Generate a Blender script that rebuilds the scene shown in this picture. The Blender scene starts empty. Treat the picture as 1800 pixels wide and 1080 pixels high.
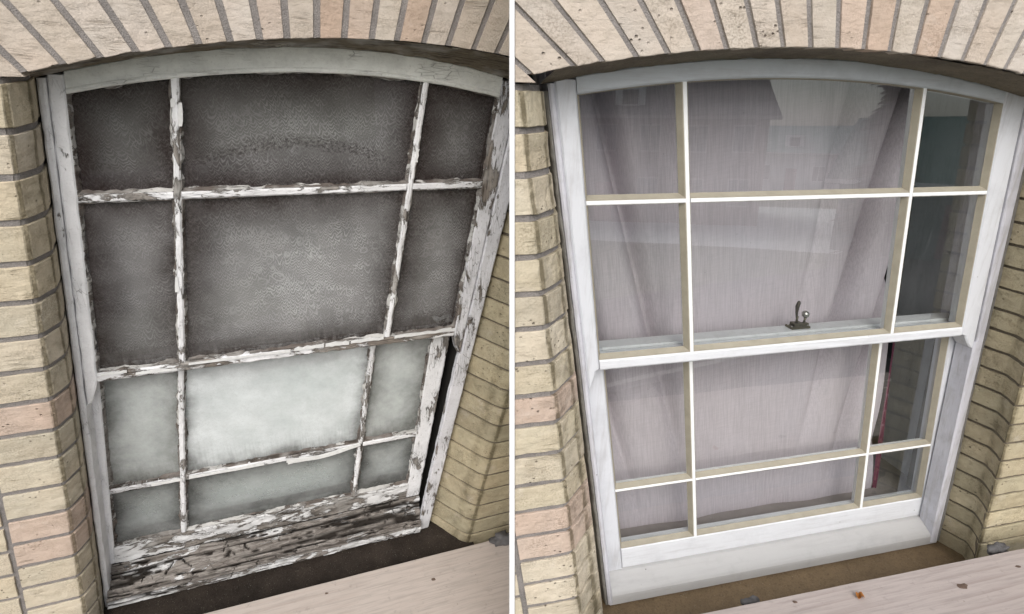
import bpy, bmesh, math, random
from mathutils import Vector, Matrix, noise

# ------------------------------------------------------------------ camera, sky, sun, exposure
SC = bpy.context.scene
COL = SC.collection
CAM_LOC = Vector((0, 0, 4.2))
CX = Vector((0.998863, 0.019538, 0.043492)); CY = Vector((-0.047679, 0.40931, 0.911149)); CZ = Vector((0.0, -0.912186, 0.409776))
cd = bpy.data.cameras.new('camera'); cd.sensor_width = 36; cd.lens = 20.0; cd.clip_start = 0.02; cd.clip_end = 600
cam = bpy.data.objects.new('camera', cd); COL.objects.link(cam)
M = Matrix((CX, CY, CZ)).transposed().to_4x4(); M.translation = CAM_LOC
cam.matrix_world = M
SC.camera = cam

SUN_EL, SUN_AZ = math.radians(42), math.radians(178)     # azimuth clockwise from +Y: behind the camera, to the right
w = bpy.data.worlds.new('World'); SC.world = w; w.use_nodes = True
nt = w.node_tree
sky = nt.nodes.new('ShaderNodeTexSky'); sky.sky_type = 'NISHITA'; sky.sun_disc = False
sky.sun_elevation = SUN_EL; sky.sun_rotation = SUN_AZ
sky.air_density = 1.0; sky.dust_density = 4.0; sky.ozone_density = 1.0
hs = nt.nodes.new('ShaderNodeHueSaturation'); hs.inputs['Saturation'].default_value = 0.42   # an overcast, milky sky
nt.links.new(sky.outputs[0], hs.inputs['Color'])
nt.links.new(hs.outputs[0], nt.nodes['Background'].inputs['Color'])
nt.nodes['Background'].inputs['Strength'].default_value = 0.15

sl = bpy.data.lights.new('sun', 'SUN'); sl.energy = 0.9; sl.angle = math.radians(45); sl.color = (1.0, 0.985, 0.96)
sun = bpy.data.objects.new('sun', sl); COL.objects.link(sun)
sd = Vector((math.sin(SUN_AZ) * math.cos(SUN_EL), math.cos(SUN_AZ) * math.cos(SUN_EL), math.sin(SUN_EL)))
sun.rotation_euler = (-sd).to_track_quat('-Z', 'Y').to_euler()
SC.view_settings.view_transform = 'Standard'; SC.view_settings.look = 'None'
SC.view_settings.gamma = 1.0; SC.view_settings.exposure = 0.27
SC.view_settings.use_curve_mapping = False
SC.render.engine = 'CYCLES'
SC.cycles.max_bounces = 8; SC.cycles.transparent_max_bounces = 12
SC.cycles.use_denoising = True
random.seed(7)

# ------------------------------------------------------------------ node helpers
class NT:
    def __init__(s, name):
        s.m = bpy.data.materials.new(name); s.m.use_nodes = True
        s.t = s.m.node_tree; s.t.nodes.clear()
        s.out = s.t.nodes.new('ShaderNodeOutputMaterial')
    def n(s, typ, props=None, **ins):
        nd = s.t.nodes.new(typ)
        for k, v in (props or {}).items(): setattr(nd, k, v)
        for k, v in ins.items():
            key = int(k[1:]) if k[0] == '_' and k[1:].isdigit() else k.replace('_', ' ')
            s.put(nd.inputs[key], v)
        return nd
    def put(s, sock, v):
        if isinstance(v, bpy.types.NodeSocket): s.t.links.new(v, sock)
        elif isinstance(v, bpy.types.Node): s.t.links.new(v.outputs[0], sock)
        elif isinstance(v, (tuple, list)) and len(v) == 3 and sock.type == 'RGBA': sock.default_value = (*v, 1)
        else: sock.default_value = v
    def math(s, op, a, b=0.0, c=0.0, clamp=False):
        return s.n('ShaderNodeMath', dict(operation=op, use_clamp=clamp), _0=a, _1=b, _2=c).outputs[0]
    def mix(s, f, a, b, blend='MIX'):
        nd = s.t.nodes.new('ShaderNodeMix'); nd.data_type = 'RGBA'; nd.blend_type = blend
        s.put(nd.inputs[0], f); s.put(nd.inputs[6], a); s.put(nd.inputs[7], b)
        return nd.outputs[2]
    def ramp(s, f, lo, hi, a=0.0, b=1.0):
        nd = s.n('ShaderNodeMapRange', dict(clamp=True), _0=f, _1=lo, _2=hi, _3=a, _4=b)
        return nd.outputs[0]
    def coord(s, kind='Object', scale=(1, 1, 1), per_object=True, rot=(0, 0, 0)):
        tc = s.n('ShaderNodeTexCoord').outputs[kind]
        if per_object and kind == 'Object':
            r = s.n('ShaderNodeObjectInfo').outputs['Random']
            r = s.math('MULTIPLY', r, 37.0)
            tc = s.n('ShaderNodeVectorMath', dict(operation='ADD'), _0=tc, _1=r).outputs[0]
        return s.n('ShaderNodeMapping', None, Vector=tc, Scale=scale, Rotation=rot).outputs[0]
    def noise(s, vec, scale, detail=4.0, rough=0.55, dist=0.0):
        return s.n('ShaderNodeTexNoise', None, Vector=vec, Scale=scale, Detail=detail, Roughness=rough, Distortion=dist).outputs['Fac']
    def voro(s, vec, scale, feature='F1', rnd=1.0):
        return s.n('ShaderNodeTexVoronoi', dict(feature=feature), Vector=vec, Scale=scale, Randomness=rnd).outputs['Distance']
    def bump(s, h, strength, dist, normal=None):
        nd = s.n('ShaderNodeBump', None, Height=h, Strength=strength, Distance=dist)
        if normal is not None: s.put(nd.inputs['Normal'], normal)
        return nd.outputs[0]
    def bsdf(s, color, rough=0.8, normal=None, spec=0.3, metal=0.0):
        b = s.n('ShaderNodeBsdfPrincipled')
        s.put(b.inputs['Base Color'], color); s.put(b.inputs['Roughness'], rough)
        s.put(b.inputs['Specular IOR Level'], spec); s.put(b.inputs['Metallic'], metal)
        if normal is not None: s.put(b.inputs['Normal'], normal)
        return b.outputs[0]
    def done(s, sh):
        s.put(s.out.inputs['Surface'], sh); return s.m

def attr(k, name):
    return k.n('ShaderNodeAttribute', dict(attribute_name=name)).outputs['Fac']

# ------------------------------------------------------------------ materials
def mat_brick(name):
    k = NT(name)
    col = k.n('ShaderNodeObjectInfo').outputs['Color']
    v = k.coord()
    big = k.noise(v, 9, 3); mid = k.noise(v, 45, 5, 0.6); fine = k.noise(v, 330, 3, 0.6)
    c = k.mix(k.ramp(big, 0.3, 0.7, 0, 0.35), col, k.mix(1.0, col, (1.08, 0.94, 0.86), 'MULTIPLY'))
    c = k.mix(k.ramp(mid, 0.45, 0.75, 0, 0.5), c, k.mix(1.0, col, (0.78, 0.75, 0.7), 'MULTIPLY'))
    patch = k.noise(v, 11, 4, 0.65)
    c = k.mix(k.math('MULTIPLY', k.ramp(fine, 0.44, 0.62, 0, 0.75), k.ramp(patch, 0.42, 0.68)), c, k.mix(1.0, col, (0.55, 0.52, 0.48), 'MULTIPLY'))
    drag = k.noise(k.coord(scale=(0.16, 1.0, 1.0), rot=(0, 0, 0.35)), 95, 5, 0.7, 0.5)
    drag = k.math('MULTIPLY', k.ramp(drag, 0.52, 0.68), k.ramp(k.noise(v, 17, 3), 0.48, 0.66))
    c = k.mix(k.math('MULTIPLY', drag, 0.5), c, k.mix(1.0, col, (0.58, 0.52, 0.45), 'MULTIPLY'))
    scr = k.noise(k.coord(scale=(1.0, 0.14, 1.0), rot=(0, 0, -0.5)), 150, 4, 0.7, 1.0)
    scr = k.math('MULTIPLY', k.ramp(scr, 0.66, 0.70), k.ramp(k.noise(v, 21, 3), 0.56, 0.66))
    c = k.mix(k.math('MULTIPLY', scr, 0.7), c, (0.16, 0.12, 0.09))
    c = k.mix(k.ramp(k.noise(v, 14, 5, 0.7), 0.58, 0.8, 0, 0.5), c, (0.66, 0.60, 0.54))          # lime bloom
    pv = k.n('ShaderNodeVectorMath', dict(operation='ADD'), _0=v, _1=k.n('ShaderNodeTexNoise', None, Vector=v, Scale=60.0).outputs['Color']).outputs[0]
    pit = k.voro(k.coord(scale=(1, 1.3, 1)), 75)
    pitm = k.math('MULTIPLY', k.ramp(pit, 0.06, 0.2, 1, 0), k.ramp(k.noise(v, 16, 2), 0.5, 0.62))
    c = k.mix(k.math('MULTIPLY', pitm, 0.75), c, (0.11, 0.085, 0.06))
    gr = k.ramp(k.noise(v, 26, 6, 0.72), 0.44, 0.62)
    gr = k.math('MULTIPLY', gr, attr(k, 'dirt'))
    c = k.mix(k.math('MULTIPLY', gr, 0.85, clamp=True), c, (0.06, 0.05, 0.035))
    ln = k.math('MULTIPLY', k.ramp(attr(k, 'dirt'), 0.72, 0.98), k.ramp(k.noise(v, 48, 5, 0.7), 0.34, 0.52))
    c = k.mix(k.math('MULTIPLY', ln, 0.85), c, (0.05, 0.04, 0.03))
    soft = k.math('MULTIPLY', attr(k, 'dirt'), 0.4)
    c = k.mix(soft, c, k.mix(1.0, col, (0.55, 0.52, 0.42), 'MULTIPLY'))
    h = k.math('ADD', k.math('MULTIPLY', mid, 1.0), k.math('MULTIPLY', fine, 0.25))
    h = k.math('SUBTRACT', h, k.math('MULTIPLY', drag, 0.5))
    h = k.math('SUBTRACT', h, k.math('MULTIPLY', pitm, 1.2))
    h = k.math('ADD', h, k.math('MULTIPLY', k.noise(k.coord(scale=(1, 2.5, 1)), 20, 4), 1.4))
    return k.done(k.bsdf(c, 0.92, k.bump(h, 0.85, 0.0036), 0.15))

def mat_mortar(name, col):
    k = NT(name); v = k.coord()
    n1 = k.noise(v, 30, 4); n2 = k.noise(v, 420, 3, 0.7)
    c = k.mix(k.ramp(n1, 0.3, 0.7), col, tuple(x * 0.72 for x in col))
    c = k.mix(k.ramp(n2, 0.45, 0.65, 0, 0.5), c, tuple(x * 0.5 for x in col))
    return k.done(k.bsdf(c, 0.95, k.bump(k.math('ADD', n2, n1), 0.9, 0.003), 0.1))

def grain(k, axis, s=1.0):
    sc = {'u': (0.09, 1, 1), 'v': (1, 0.09, 1), 'w': (1, 1, 0.09)}[axis]
    return k.coord(scale=tuple(x * s for x in sc))

def mat_peel(name, axis, bare, paint=(0.78, 0.78, 0.79), crack=0.6, wood=(0.30, 0.26, 0.225), dark=(0.035, 0.028, 0.022), grey=0.3):
    """old lead paint: bare = share of wood showing through"""
    k = NT(name); g = grain(k, axis); v = k.coord()
    sc2 = {'u': (0.3, 1, 1), 'v': (1, 0.3, 1), 'w': (1, 1, 1)}[axis]
    g2 = k.coord(scale=sc2)
    fl = k.math('ADD', k.math('MULTIPLY', k.noise(g2, 38, 6, 0.72, 0.4), 0.6), k.math('MULTIPLY', k.noise(v, 9, 3), 0.4))
    t = 0.40 + 0.24 * bare
    pm = k.ramp(fl, t - 0.012, t + 0.012)                    # 1 = paint still there
    gn = k.noise(g, 260, 6, 0.75); gc = k.noise(g, 90, 4, 0.7)
    wc = k.mix(k.ramp(gn, 0.35, 0.65), wood, tuple(x * 0.45 for x in wood))
    wc = k.mix(k.ramp(gc, 0.52, 0.6, 0, 0.85), wc, dark)
    wc = k.mix(k.ramp(k.noise(v, 20, 3), 0.45, 0.7, 0, 0.75), wc, (0.40, 0.39, 0.37))
    dirt = k.ramp(k.noise(v, 16, 6, 0.7), 0.42, 0.75, 0, grey)
    pc = k.mix(dirt, paint, tuple(x * 0.5 for x in paint))
    pc = k.mix(k.ramp(k.noise(v, 180, 4, 0.7), 0.56, 0.7, 0, 0.4 * crack), pc, (0.24, 0.22, 0.2))
    cr = k.voro(k.coord(scale={'u': (0.2, 1, 1), 'v': (1, 0.2, 1), 'w': (1, 1, 1)}[axis]), 150, 'DISTANCE_TO_EDGE')
    crm = k.math('MULTIPLY', k.ramp(cr, 0.008, 0.035, 1, 0), k.ramp(k.noise(v, 13, 3), 0.70 - 0.22 * crack, 0.80 - 0.22 * crack))
    sl_ = k.math('MULTIPLY', k.ramp(k.noise(g, 130, 5, 0.7), 0.61, 0.64), k.ramp(k.noise(v, 11, 3), 0.5, 0.62))
    crm = k.math('MAXIMUM', crm, k.math('MULTIPLY', sl_, crack))
    pc = k.mix(k.math('MULTIPLY', crm, 0.85 * crack, clamp=True), pc, (0.09, 0.08, 0.07))
    c = k.mix(pm, wc, pc)
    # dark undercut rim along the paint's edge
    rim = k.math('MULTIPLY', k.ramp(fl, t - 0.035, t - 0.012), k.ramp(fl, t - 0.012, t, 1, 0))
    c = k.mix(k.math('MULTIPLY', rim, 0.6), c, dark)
    h = k.math('ADD', k.math('MULTIPLY', pm, 1.0), k.math('MULTIPLY', gn, 0.5))
    h = k.math('SUBTRACT', h, k.math('MULTIPLY', crm, 0.7))
    h = k.math('ADD', h, k.math('MULTIPLY', k.noise(g2, 60, 4), 0.5))
    return k.done(k.bsdf(c, 0.75, k.bump(h, 0.85, 0.002), 0.25))

def mat_paint(name, col, rough=0.42, smear=0.25, axis='v'):
    k = NT(name); v = k.coord(); g = grain(k, axis)
    c = k.mix(k.ramp(k.noise(v, 14, 5, 0.7), 0.5, 0.75, 0, smear), col, tuple(x * 0.62 for x in col))
    c = k.mix(k.ramp(k.noise(g, 70, 5, 0.7), 0.5, 0.72, 0, min(1, smear * 1.3)), c, (0.40, 0.39, 0.39))
    c = k.mix(k.math('MULTIPLY', k.ramp(k.voro(v, 7), 0.06, 0.16, 1, 0), k.math('MULTIPLY', k.noise(v, 90, 4), smear * 1.2)), c, (0.33, 0.33, 0.34))
    sp = k.math('MULTIPLY', k.ramp(k.voro(v, 40), 0.03, 0.08, 1, 0), k.ramp(k.noise(v, 20), 0.58, 0.62))
    c = k.mix(k.math('MULTIPLY', sp, 0.8), c, (0.12, 0.11, 0.1))
    h = k.math('ADD', k.noise(g, 120, 4), k.math('MULTIPLY', k.noise(v, 35, 3), 0.8))
    return k.done(k.bsdf(c, rough, k.bump(h, 0.45, 0.002), 0.4))

def mat_plain(name, col, rough=0.7, nscale=60, amount=0.3, bump=0.3, metal=0.0, spec=0.3):
    k = NT(name); v = k.coord()
    n = k.noise(v, nscale, 5, 0.65)
    c = k.mix(k.ramp(n, 0.35, 0.7, 0, amount), col, tuple(x * 0.45 for x in col))
    return k.done(k.bsdf(c, rough, k.bump(n, bump, 0.002), spec, metal))

def glass_base(k, refl=1.0):
    v = k.coord()
    nrm = k.bump(k.noise(v, 4.0, 1), 0.03, 0.01)
    ge = k.n('ShaderNodeNewGeometry')
    cs = k.math('ABSOLUTE', k.n('ShaderNodeVectorMath', dict(operation='DOT_PRODUCT'), _0=ge.outputs['Normal'], _1=ge.outputs['Incoming']).outputs['Value'])
    f = k.math('MULTIPLY_ADD', k.math('POWER', k.math('SUBTRACT', 1.0, cs), 5.0), 0.96, 0.04)
    f = k.math('MULTIPLY', f, 3.6 * refl, clamp=True)          # both faces of the pane, raised further for stronger reflections
    gl = k.n('ShaderNodeBsdfGlossy', None, Color=(0.95, 1.0, 0.98), Roughness=0.0); k.put(gl.inputs['Normal'], nrm)
    tr = k.n('ShaderNodeBsdfTransparent', None, Color=(0.93, 0.96, 0.95))
    return k.n('ShaderNodeMixShader', None, _0=f, _1=tr, _2=gl).outputs[0]

def mat_glass_clean(name):
    k = NT(name); base = glass_base(k); v = k.coord()
    film = k.ramp(k.noise(v, 7, 4, 0.6), 0.45, 0.8, 0.0, 0.012)
    sm = k.math('MULTIPLY', k.ramp(k.noise(k.coord(scale=(1, 0.25, 1), rot=(0, 0, 0.5)), 22, 5, 0.7), 0.56, 0.72, 0, 0.05), k.ramp(k.noise(v, 4, 2), 0.5, 0.6))
    film = k.math('ADD', film, sm)
    film = k.math('ADD', film, k.ramp(k.voro(v, 45), 0.02, 0.045, 0.35, 0))
    d = k.n('ShaderNodeBsdfDiffuse', None, Color=(0.62, 0.63, 0.64, 1))
    return k.done(k.n('ShaderNodeMixShader', None, _0=film, _1=base, _2=d).outputs[0])

def mat_glass_dirty(name, film_col, film_amt, edge_col, edge_amt, streaks=0.0, reach=1.0, arc=0.0, wash=0.0):
    """film of haze in the middle of the pane, dark grime collecting along its edges"""
    k = NT(name); base = glass_base(k, 0.45); v = k.coord()
    uv = k.n('ShaderNodeTexCoord').outputs['UV']
    sx = k.n('ShaderNodeSeparateXYZ', None, Vector=uv)
    ax = k.n('ShaderNodeAttribute', dict(attribute_name='edge')).outputs['Fac']   # metres from the nearest edge / 0.1
    n1 = k.noise(v, 8, 5, 0.65); n2 = k.noise(v, 160, 5, 0.75); n3 = k.noise(v, 700, 2, 0.6)
    e = k.math('ADD', ax, k.math('MULTIPLY', k.math('SUBTRACT', n1, 0.5), 0.9))
    eg = k.ramp(e, 0.02, reach, 1.0, 0.0)
    eg = k.math('POWER', eg, 1.7)
    eg = k.math('MULTIPLY', eg, k.ramp(n2, 0.3, 0.62, 0.62, 1.0))
    spk = k.math('MULTIPLY', k.ramp(n3, 0.6, 0.68), k.ramp(n1, 0.4, 0.6, 0.15, 0.5))
    eg = k.math('MULTIPLY', k.math('ADD', eg, spk, clamp=True), edge_amt, clamp=True)
    fm = k.math('MULTIPLY', k.ramp(n1, 0.3, 0.7, 0.45, 1.0), k.ramp(n2, 0.3, 0.7, 0.72, 1.0))
    fc = k.mix(k.ramp(n2, 0.4, 0.7, 0, 0.35), film_col, tuple(x * 0.6 for x in film_col))
    if streaks:
        st = k.noise(k.coord(scale=(1, 0.07, 1)), 170, 4, 0.7)
        low = k.math('MULTIPLY', k.ramp(k.math('ADD', sx.outputs['Y'], k.math('MULTIPLY', k.noise(v, 30, 3), 0.25)), 0.12, 0.40, 1, 0), 0.8)
        s2 = k.math('MULTIPLY', k.ramp(st, 0.46, 0.6), low)
        fc = k.mix(k.math('MULTIPLY', s2, streaks), fc, tuple(x * 0.35 for x in film_col))
    fm = k.math('MULTIPLY', fm, film_amt, clamp=True)
    if wash:      # pale runs left by half-hearted wiping, low on the pane
        ws_ = k.noise(k.coord(scale=(1, 0.10, 1), rot=(0, 0, 0.12)), 120, 4, 0.7)
        lw_ = k.ramp(k.math('ADD', sx.outputs['Y'], k.math('MULTIPLY', k.noise(v, 12, 3), 0.3)), 0.12, 0.42, 1, 0)
        wm = k.math('MULTIPLY', k.math('MULTIPLY', k.ramp(ws_, 0.52, 0.66), lw_), wash)
        fm = k.math('MAXIMUM', fm, wm); eg = k.math('MULTIPLY', eg, k.math('SUBTRACT', 1.0, wm))
    if arc:       # a brown tide mark bowed across the pane
        x2 = k.math('POWER', k.math('SUBTRACT', sx.outputs['X'], 0.45), 2.0)
        dy = k.math('ADD', k.math('SUBTRACT', sx.outputs['Y'], 0.40), k.math('MULTIPLY', x2, 0.9))
        dy = k.math('ADD', dy, k.math('MULTIPLY', k.math('SUBTRACT', k.noise(v, 25, 4), 0.5), 0.18))
        am = k.math('MULTIPLY', k.ramp(k.math('ABSOLUTE', dy), 0.03, 0.10, 1, 0), k.ramp(n2, 0.42, 0.6))
        eg = k.math('MAXIMUM', eg, k.math('MULTIPLY', am, arc))
    d1 = k.n('ShaderNodeBsdfDiffuse'); k.put(d1.inputs['Color'], fc)
    d2 = k.n('ShaderNodeBsdfDiffuse'); k.put(d2.inputs['Color'], k.mix(n2, edge_col, tuple(x * 0.4 for x in edge_col)))
    a = k.n('ShaderNodeMixShader', None, _0=fm, _1=base, _2=d1).outputs[0]
    b = k.n('ShaderNodeMixShader', None, _0=eg, _1=a, _2=d2).outputs[0]
    return k.done(b)

def mat_lace(name):
    k = NT(name); v = k.coord(per_object=False)
    wv = k.n('ShaderNodeTexNoise', None, Vector=v, Scale=16.0, Detail=4.0).outputs['Color']
    vv = k.n('ShaderNodeVectorMath', dict(operation='MULTIPLY_ADD'), _0=wv, _1=(0.045, 0.04, 0.0), _2=v).outputs[0]
    sp = k.n('ShaderNodeSeparateXYZ', None, Vector=vv)
    def scallop(nx, ny, amp, lo, hi):
        a = k.math('MULTIPLY', k.math('ABSOLUTE', k.math('SINE', k.math('MULTIPLY', sp.outputs['X'], math.pi * nx))), amp)
        fr = k.math('FRACT', k.math('ADD', k.math('MULTIPLY', sp.outputs['Y'], ny), a))
        return k.ramp(k.math('ABSOLUTE', k.math('SUBTRACT', fr, 0.5)), lo, hi, 1, 0)
    s1 = scallop(82, 118, 1.0, 0.08, 0.24); s2 = scallop(44, 52, 1.3, 0.05, 0.16)
    fl = k.voro(vv, 30, 'F1', 0.5)
    ros = k.ramp(k.math('ABSOLUTE', k.math('SUBTRACT', fl, 0.3)), 0.02, 0.07, 1, 0)
    ros = k.math('MULTIPLY', ros, k.ramp(k.noise(v, 7, 2), 0.5, 0.58))
    f = k.math('MAXIMUM', k.math('MULTIPLY', k.math('MULTIPLY', s1, 0.9), k.ramp(k.noise(v, 28, 3), 0.4, 0.6, 0.25, 1.0)), k.math('MULTIPLY', k.math('MULTIPLY', s2, 0.8), k.ramp(k.noise(v, 19, 3), 0.45, 0.6)))
    f = k.math('MAXIMUM', f, k.math('MULTIPLY', ros, 0.55))
    f = k.math('MULTIPLY', f, k.ramp(k.noise(v, 5, 4), 0.3, 0.65, 0.4, 1.0))
    c = k.mix(f, (0.28, 0.268, 0.27), (0.80, 0.77, 0.785))
    return k.done(k.bsdf(c, 0.9, None, 0.1))

def mat_cloth(name, col):
    k = NT(name); v = k.coord(per_object=False)
    up_ = k.n('ShaderNodeMapping', None, Vector=v, Rotation=(0, 0, -0.149)).outputs[0]        # warp threads hang with the leaning frame
    th = k.noise(k.n('ShaderNodeMapping', None, Vector=up_, Scale=(1, 0.03, 1)).outputs[0], 520, 3, 0.6)
    tw = k.noise(k.n('ShaderNodeMapping', None, Vector=up_, Scale=(0.05, 1, 1)).outputs[0], 420, 2, 0.6)
    c = k.mix(k.ramp(th, 0.42, 0.6, 0, 0.42), col, tuple(x * 0.62 for x in col))
    c = k.mix(k.ramp(tw, 0.45, 0.65, 0, 0.22), c, tuple(x * 0.7 for x in col))
    c = k.mix(k.ramp(k.noise(v, 3.0, 3), 0.4, 0.7, 0, 0.3), c, tuple(x * y for x, y in zip(col, (0.92, 0.98, 1.05))))
    d = k.n('ShaderNodeBsdfDiffuse'); k.put(d.inputs['Color'], c)
    t = k.n('ShaderNodeBsdfTranslucent'); k.put(t.inputs['Color'], c)
    return k.done(k.n('ShaderNodeMixShader', None, _0=0.15, _1=d, _2=t).outputs[0])

def mat_plank(name, col, line=(0.36, 0.27, 0.23)):
    k = NT(name); v = k.coord(); g = k.coord(scale=(0.05, 1, 1))
    wv = k.noise(k.coord(scale=(0.12, 1, 1)), 7, 2)
    wz = k.n('ShaderNodeVectorMath', dict(operation='MULTIPLY_ADD'), _0=k.n('ShaderNodeTexNoise', None, Vector=k.coord(scale=(0.10, 1, 1)), Scale=5.0, Detail=2.0).outputs['Color'], _1=(0.0, 0.0, 0.10), _2=k.coord(scale=(0.02, 1, 1))).outputs[0]
    rings = k.n('ShaderNodeTexWave', dict(wave_type='BANDS', bands_direction='Z', wave_profile='SAW'), Vector=wz, Scale=14.0, Distortion=1.5, Detail=3.0, Detail_Scale=2.0).outputs['Fac']
    rings = k.math('MULTIPLY', k.ramp(rings, 0.55, 1.0), k.ramp(k.noise(v, 6, 3), 0.35, 0.7))
    gn = k.noise(g, 170, 5, 0.7)
    c = k.mix(k.math('MULTIPLY', rings, 0.45), col, line)
    c = k.mix(k.ramp(gn, 0.46, 0.66, 0, 0.55), c, tuple(x * 0.6 for x in col))
    c = k.mix(k.ramp(k.noise(v, 7, 4), 0.4, 0.7, 0, 0.3), c, tuple(x * y for x, y in zip(col, (0.86, 0.84, 0.82))))
    c = k.mix(k.ramp(k.noise(v, 55, 4, 0.7), 0.6, 0.74, 0, 0.45), c, (0.24, 0.21, 0.19))
    c = k.mix(k.ramp(k.voro(v, 26), 0.025, 0.06, 0.55, 0), c, (0.2, 0.17, 0.15))
    return k.done(k.bsdf(c, 0.8, k.bump(gn, 0.4, 0.0014), 0.2))

def mat_ledge(name, a, b, moss):
    k = NT(name); v = k.coord()
    n1 = k.noise(v, 12, 6, 0.7); n2 = k.noise(v, 240, 4, 0.75)
    c = k.mix(k.ramp(n1, 0.35, 0.65), a, b)
    c = k.mix(k.ramp(n2, 0.5, 0.68, 0, 0.7), c, tuple(x * 0.35 for x in a))
    c = k.mix(k.ramp(k.noise(v, 420, 2), 0.68, 0.74, 0, 0.6), c, (0.45, 0.42, 0.36))
    c = k.mix(k.ramp(k.noise(v, 6, 4), 0.6, 0.75, 0, 0.5), c, moss)
    return k.done(k.bsdf(c, 0.7, k.bump(k.math('ADD', n2, k.math('MULTIPLY', n1, 2.0)), 0.7, 0.003), 0.25))

def mat_rot(name):
    k = NT(name); g = k.coord(scale=(0.12, 1, 1)); v = k.coord()
    a = k.noise(g, 70, 7, 0.75, 0.3); b = k.noise(k.coord(scale=(0.3, 1, 1)), 26, 6, 0.72, 0.6)
    hgt = attr(k, 'hgt')
    c = k.mix(k.ramp(a, 0.35, 0.65), (0.34, 0.315, 0.29), (0.13, 0.112, 0.098))
    c = k.mix(k.ramp(k.noise(g, 300, 4, 0.7), 0.5, 0.62, 0, 0.6), c, (0.06, 0.05, 0.04))
    pf = k.math('ADD', b, k.math('MULTIPLY', attr(k, 'paint'), 0.13))
    pm = k.ramp(pf, 0.585, 0.60)
    pc = k.mix(k.ramp(k.noise(v, 60, 4), 0.45, 0.7, 0, 0.5), (0.64, 0.64, 0.64), (0.36, 0.35, 0.33))
    c = k.mix(pm, c, pc)
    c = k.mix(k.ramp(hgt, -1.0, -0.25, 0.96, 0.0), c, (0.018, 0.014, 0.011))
    h = k.math('ADD', k.math('MULTIPLY', a, 1.5), pm)
    return k.done(k.bsdf(c, 0.85, k.bump(h, 0.9, 0.0025), 0.2))

def mat_wall_siding(name, col):
    k = NT(name); v = k.coord(per_object=False)
    z = k.n('ShaderNodeSeparateXYZ', None, Vector=v).outputs['Z']
    s = k.math('FRACT', k.math('MULTIPLY', z, 6.5))
    c = k.mix(k.ramp(s, 0.0, 0.12, 0.6, 0), col, tuple(x * 0.4 for x in col))
    return k.done(k.bsdf(c, 0.7, k.bump(s, 0.6, 0.02), 0.2))

def mat_shingle(name, col):
    k = NT(name)
    uv = k.n('ShaderNodeTexCoord').outputs['Object']
    br = k.n('ShaderNodeTexBrick', None, Vector=uv, Scale=3.2, Mortar_Size=0.035, Color1=(*col, 1), Color2=(*[x * 0.7 for x in col], 1), Mortar=(*[x * 0.3 for x in col], 1))
    n = k.noise(uv, 30, 4)
    c = k.mix(k.ramp(n, 0.3, 0.7, 0, 0.5), br.outputs['Color'], tuple(x * 1.25 for x in col))
    return k.done(k.bsdf(c, 0.9, k.bump(br.outputs['Fac'], 0.6, -0.02), 0.15))

BRICK = mat_brick('buff_brick')
MORT = mat_mortar('grey_mortar', (0.34, 0.315, 0.30))
MORT_R = mat_mortar('dark_mortar', (0.20, 0.17, 0.13))
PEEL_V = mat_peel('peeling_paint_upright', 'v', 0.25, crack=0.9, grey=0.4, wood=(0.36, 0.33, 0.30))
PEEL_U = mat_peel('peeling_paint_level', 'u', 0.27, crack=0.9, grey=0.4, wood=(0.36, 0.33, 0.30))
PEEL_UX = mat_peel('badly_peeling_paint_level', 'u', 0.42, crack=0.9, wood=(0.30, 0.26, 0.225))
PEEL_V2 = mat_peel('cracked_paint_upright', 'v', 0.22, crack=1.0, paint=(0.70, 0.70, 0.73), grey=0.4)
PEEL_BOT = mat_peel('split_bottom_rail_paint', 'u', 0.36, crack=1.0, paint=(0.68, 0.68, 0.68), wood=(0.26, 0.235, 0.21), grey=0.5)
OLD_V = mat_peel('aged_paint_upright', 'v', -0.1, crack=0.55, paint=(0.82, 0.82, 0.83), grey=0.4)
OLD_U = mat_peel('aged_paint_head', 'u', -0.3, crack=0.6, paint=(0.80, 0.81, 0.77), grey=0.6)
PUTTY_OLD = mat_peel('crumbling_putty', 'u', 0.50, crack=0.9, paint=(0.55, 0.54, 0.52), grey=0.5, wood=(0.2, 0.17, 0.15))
NEW_V = mat_paint('fresh_paint_upright', (0.64, 0.655, 0.69), axis='v', smear=0.4)
NEW_U = mat_paint('fresh_paint_level', (0.70, 0.715, 0.745), axis='u', smear=0.3)
NEW_HEAD = mat_paint('fresh_paint_head', (0.60, 0.635, 0.67), axis='u', smear=0.4)
NEW_JAMB = mat_paint('painted_old_jamb', (0.58, 0.58, 0.63), axis='v', smear=0.75)
NEW_SILL = mat_paint('painted_sill', (0.47, 0.467, 0.462), axis='u', smear=0.45)
BAR_WHITE = mat_paint('bright_white_bar', (0.86, 0.87, 0.87), axis='v', smear=0.05)
PUTTY_NEW = mat_plain('tan_linseed_putty', (0.34, 0.31, 0.245), 0.6, 40, 0.3, 0.2)
ROT = mat_rot('rotten_sill_wood')
CAULK_OLD = mat_peel('weathered_brick_mould', 'u', 0.85, paint=(0.46, 0.44, 0.38), wood=(0.24, 0.20, 0.145), crack=1.0)
CAULK_NEW = mat_ledge('mossy_caulk', (0.22, 0.185, 0.135), (0.11, 0.09, 0.065), (0.13, 0.135, 0.08))
CAULK_GREY = mat_plain('grey_caulk', (0.22, 0.21, 0.19), 0.85, 90, 0.6, 0.5)
GLASS = mat_glass_clean('clean_window_glass')
G_UP = mat_glass_dirty('grimy_glass', (0.22, 0.20, 0.20), 0.34, (0.042, 0.030, 0.028), 0.93, reach=1.15)
G_UPC = mat_glass_dirty('grimy_glass_with_tide_mark', (0.27, 0.25, 0.25), 0.36, (0.042, 0.030, 0.028), 0.92, reach=1.15, arc=0.75)
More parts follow.
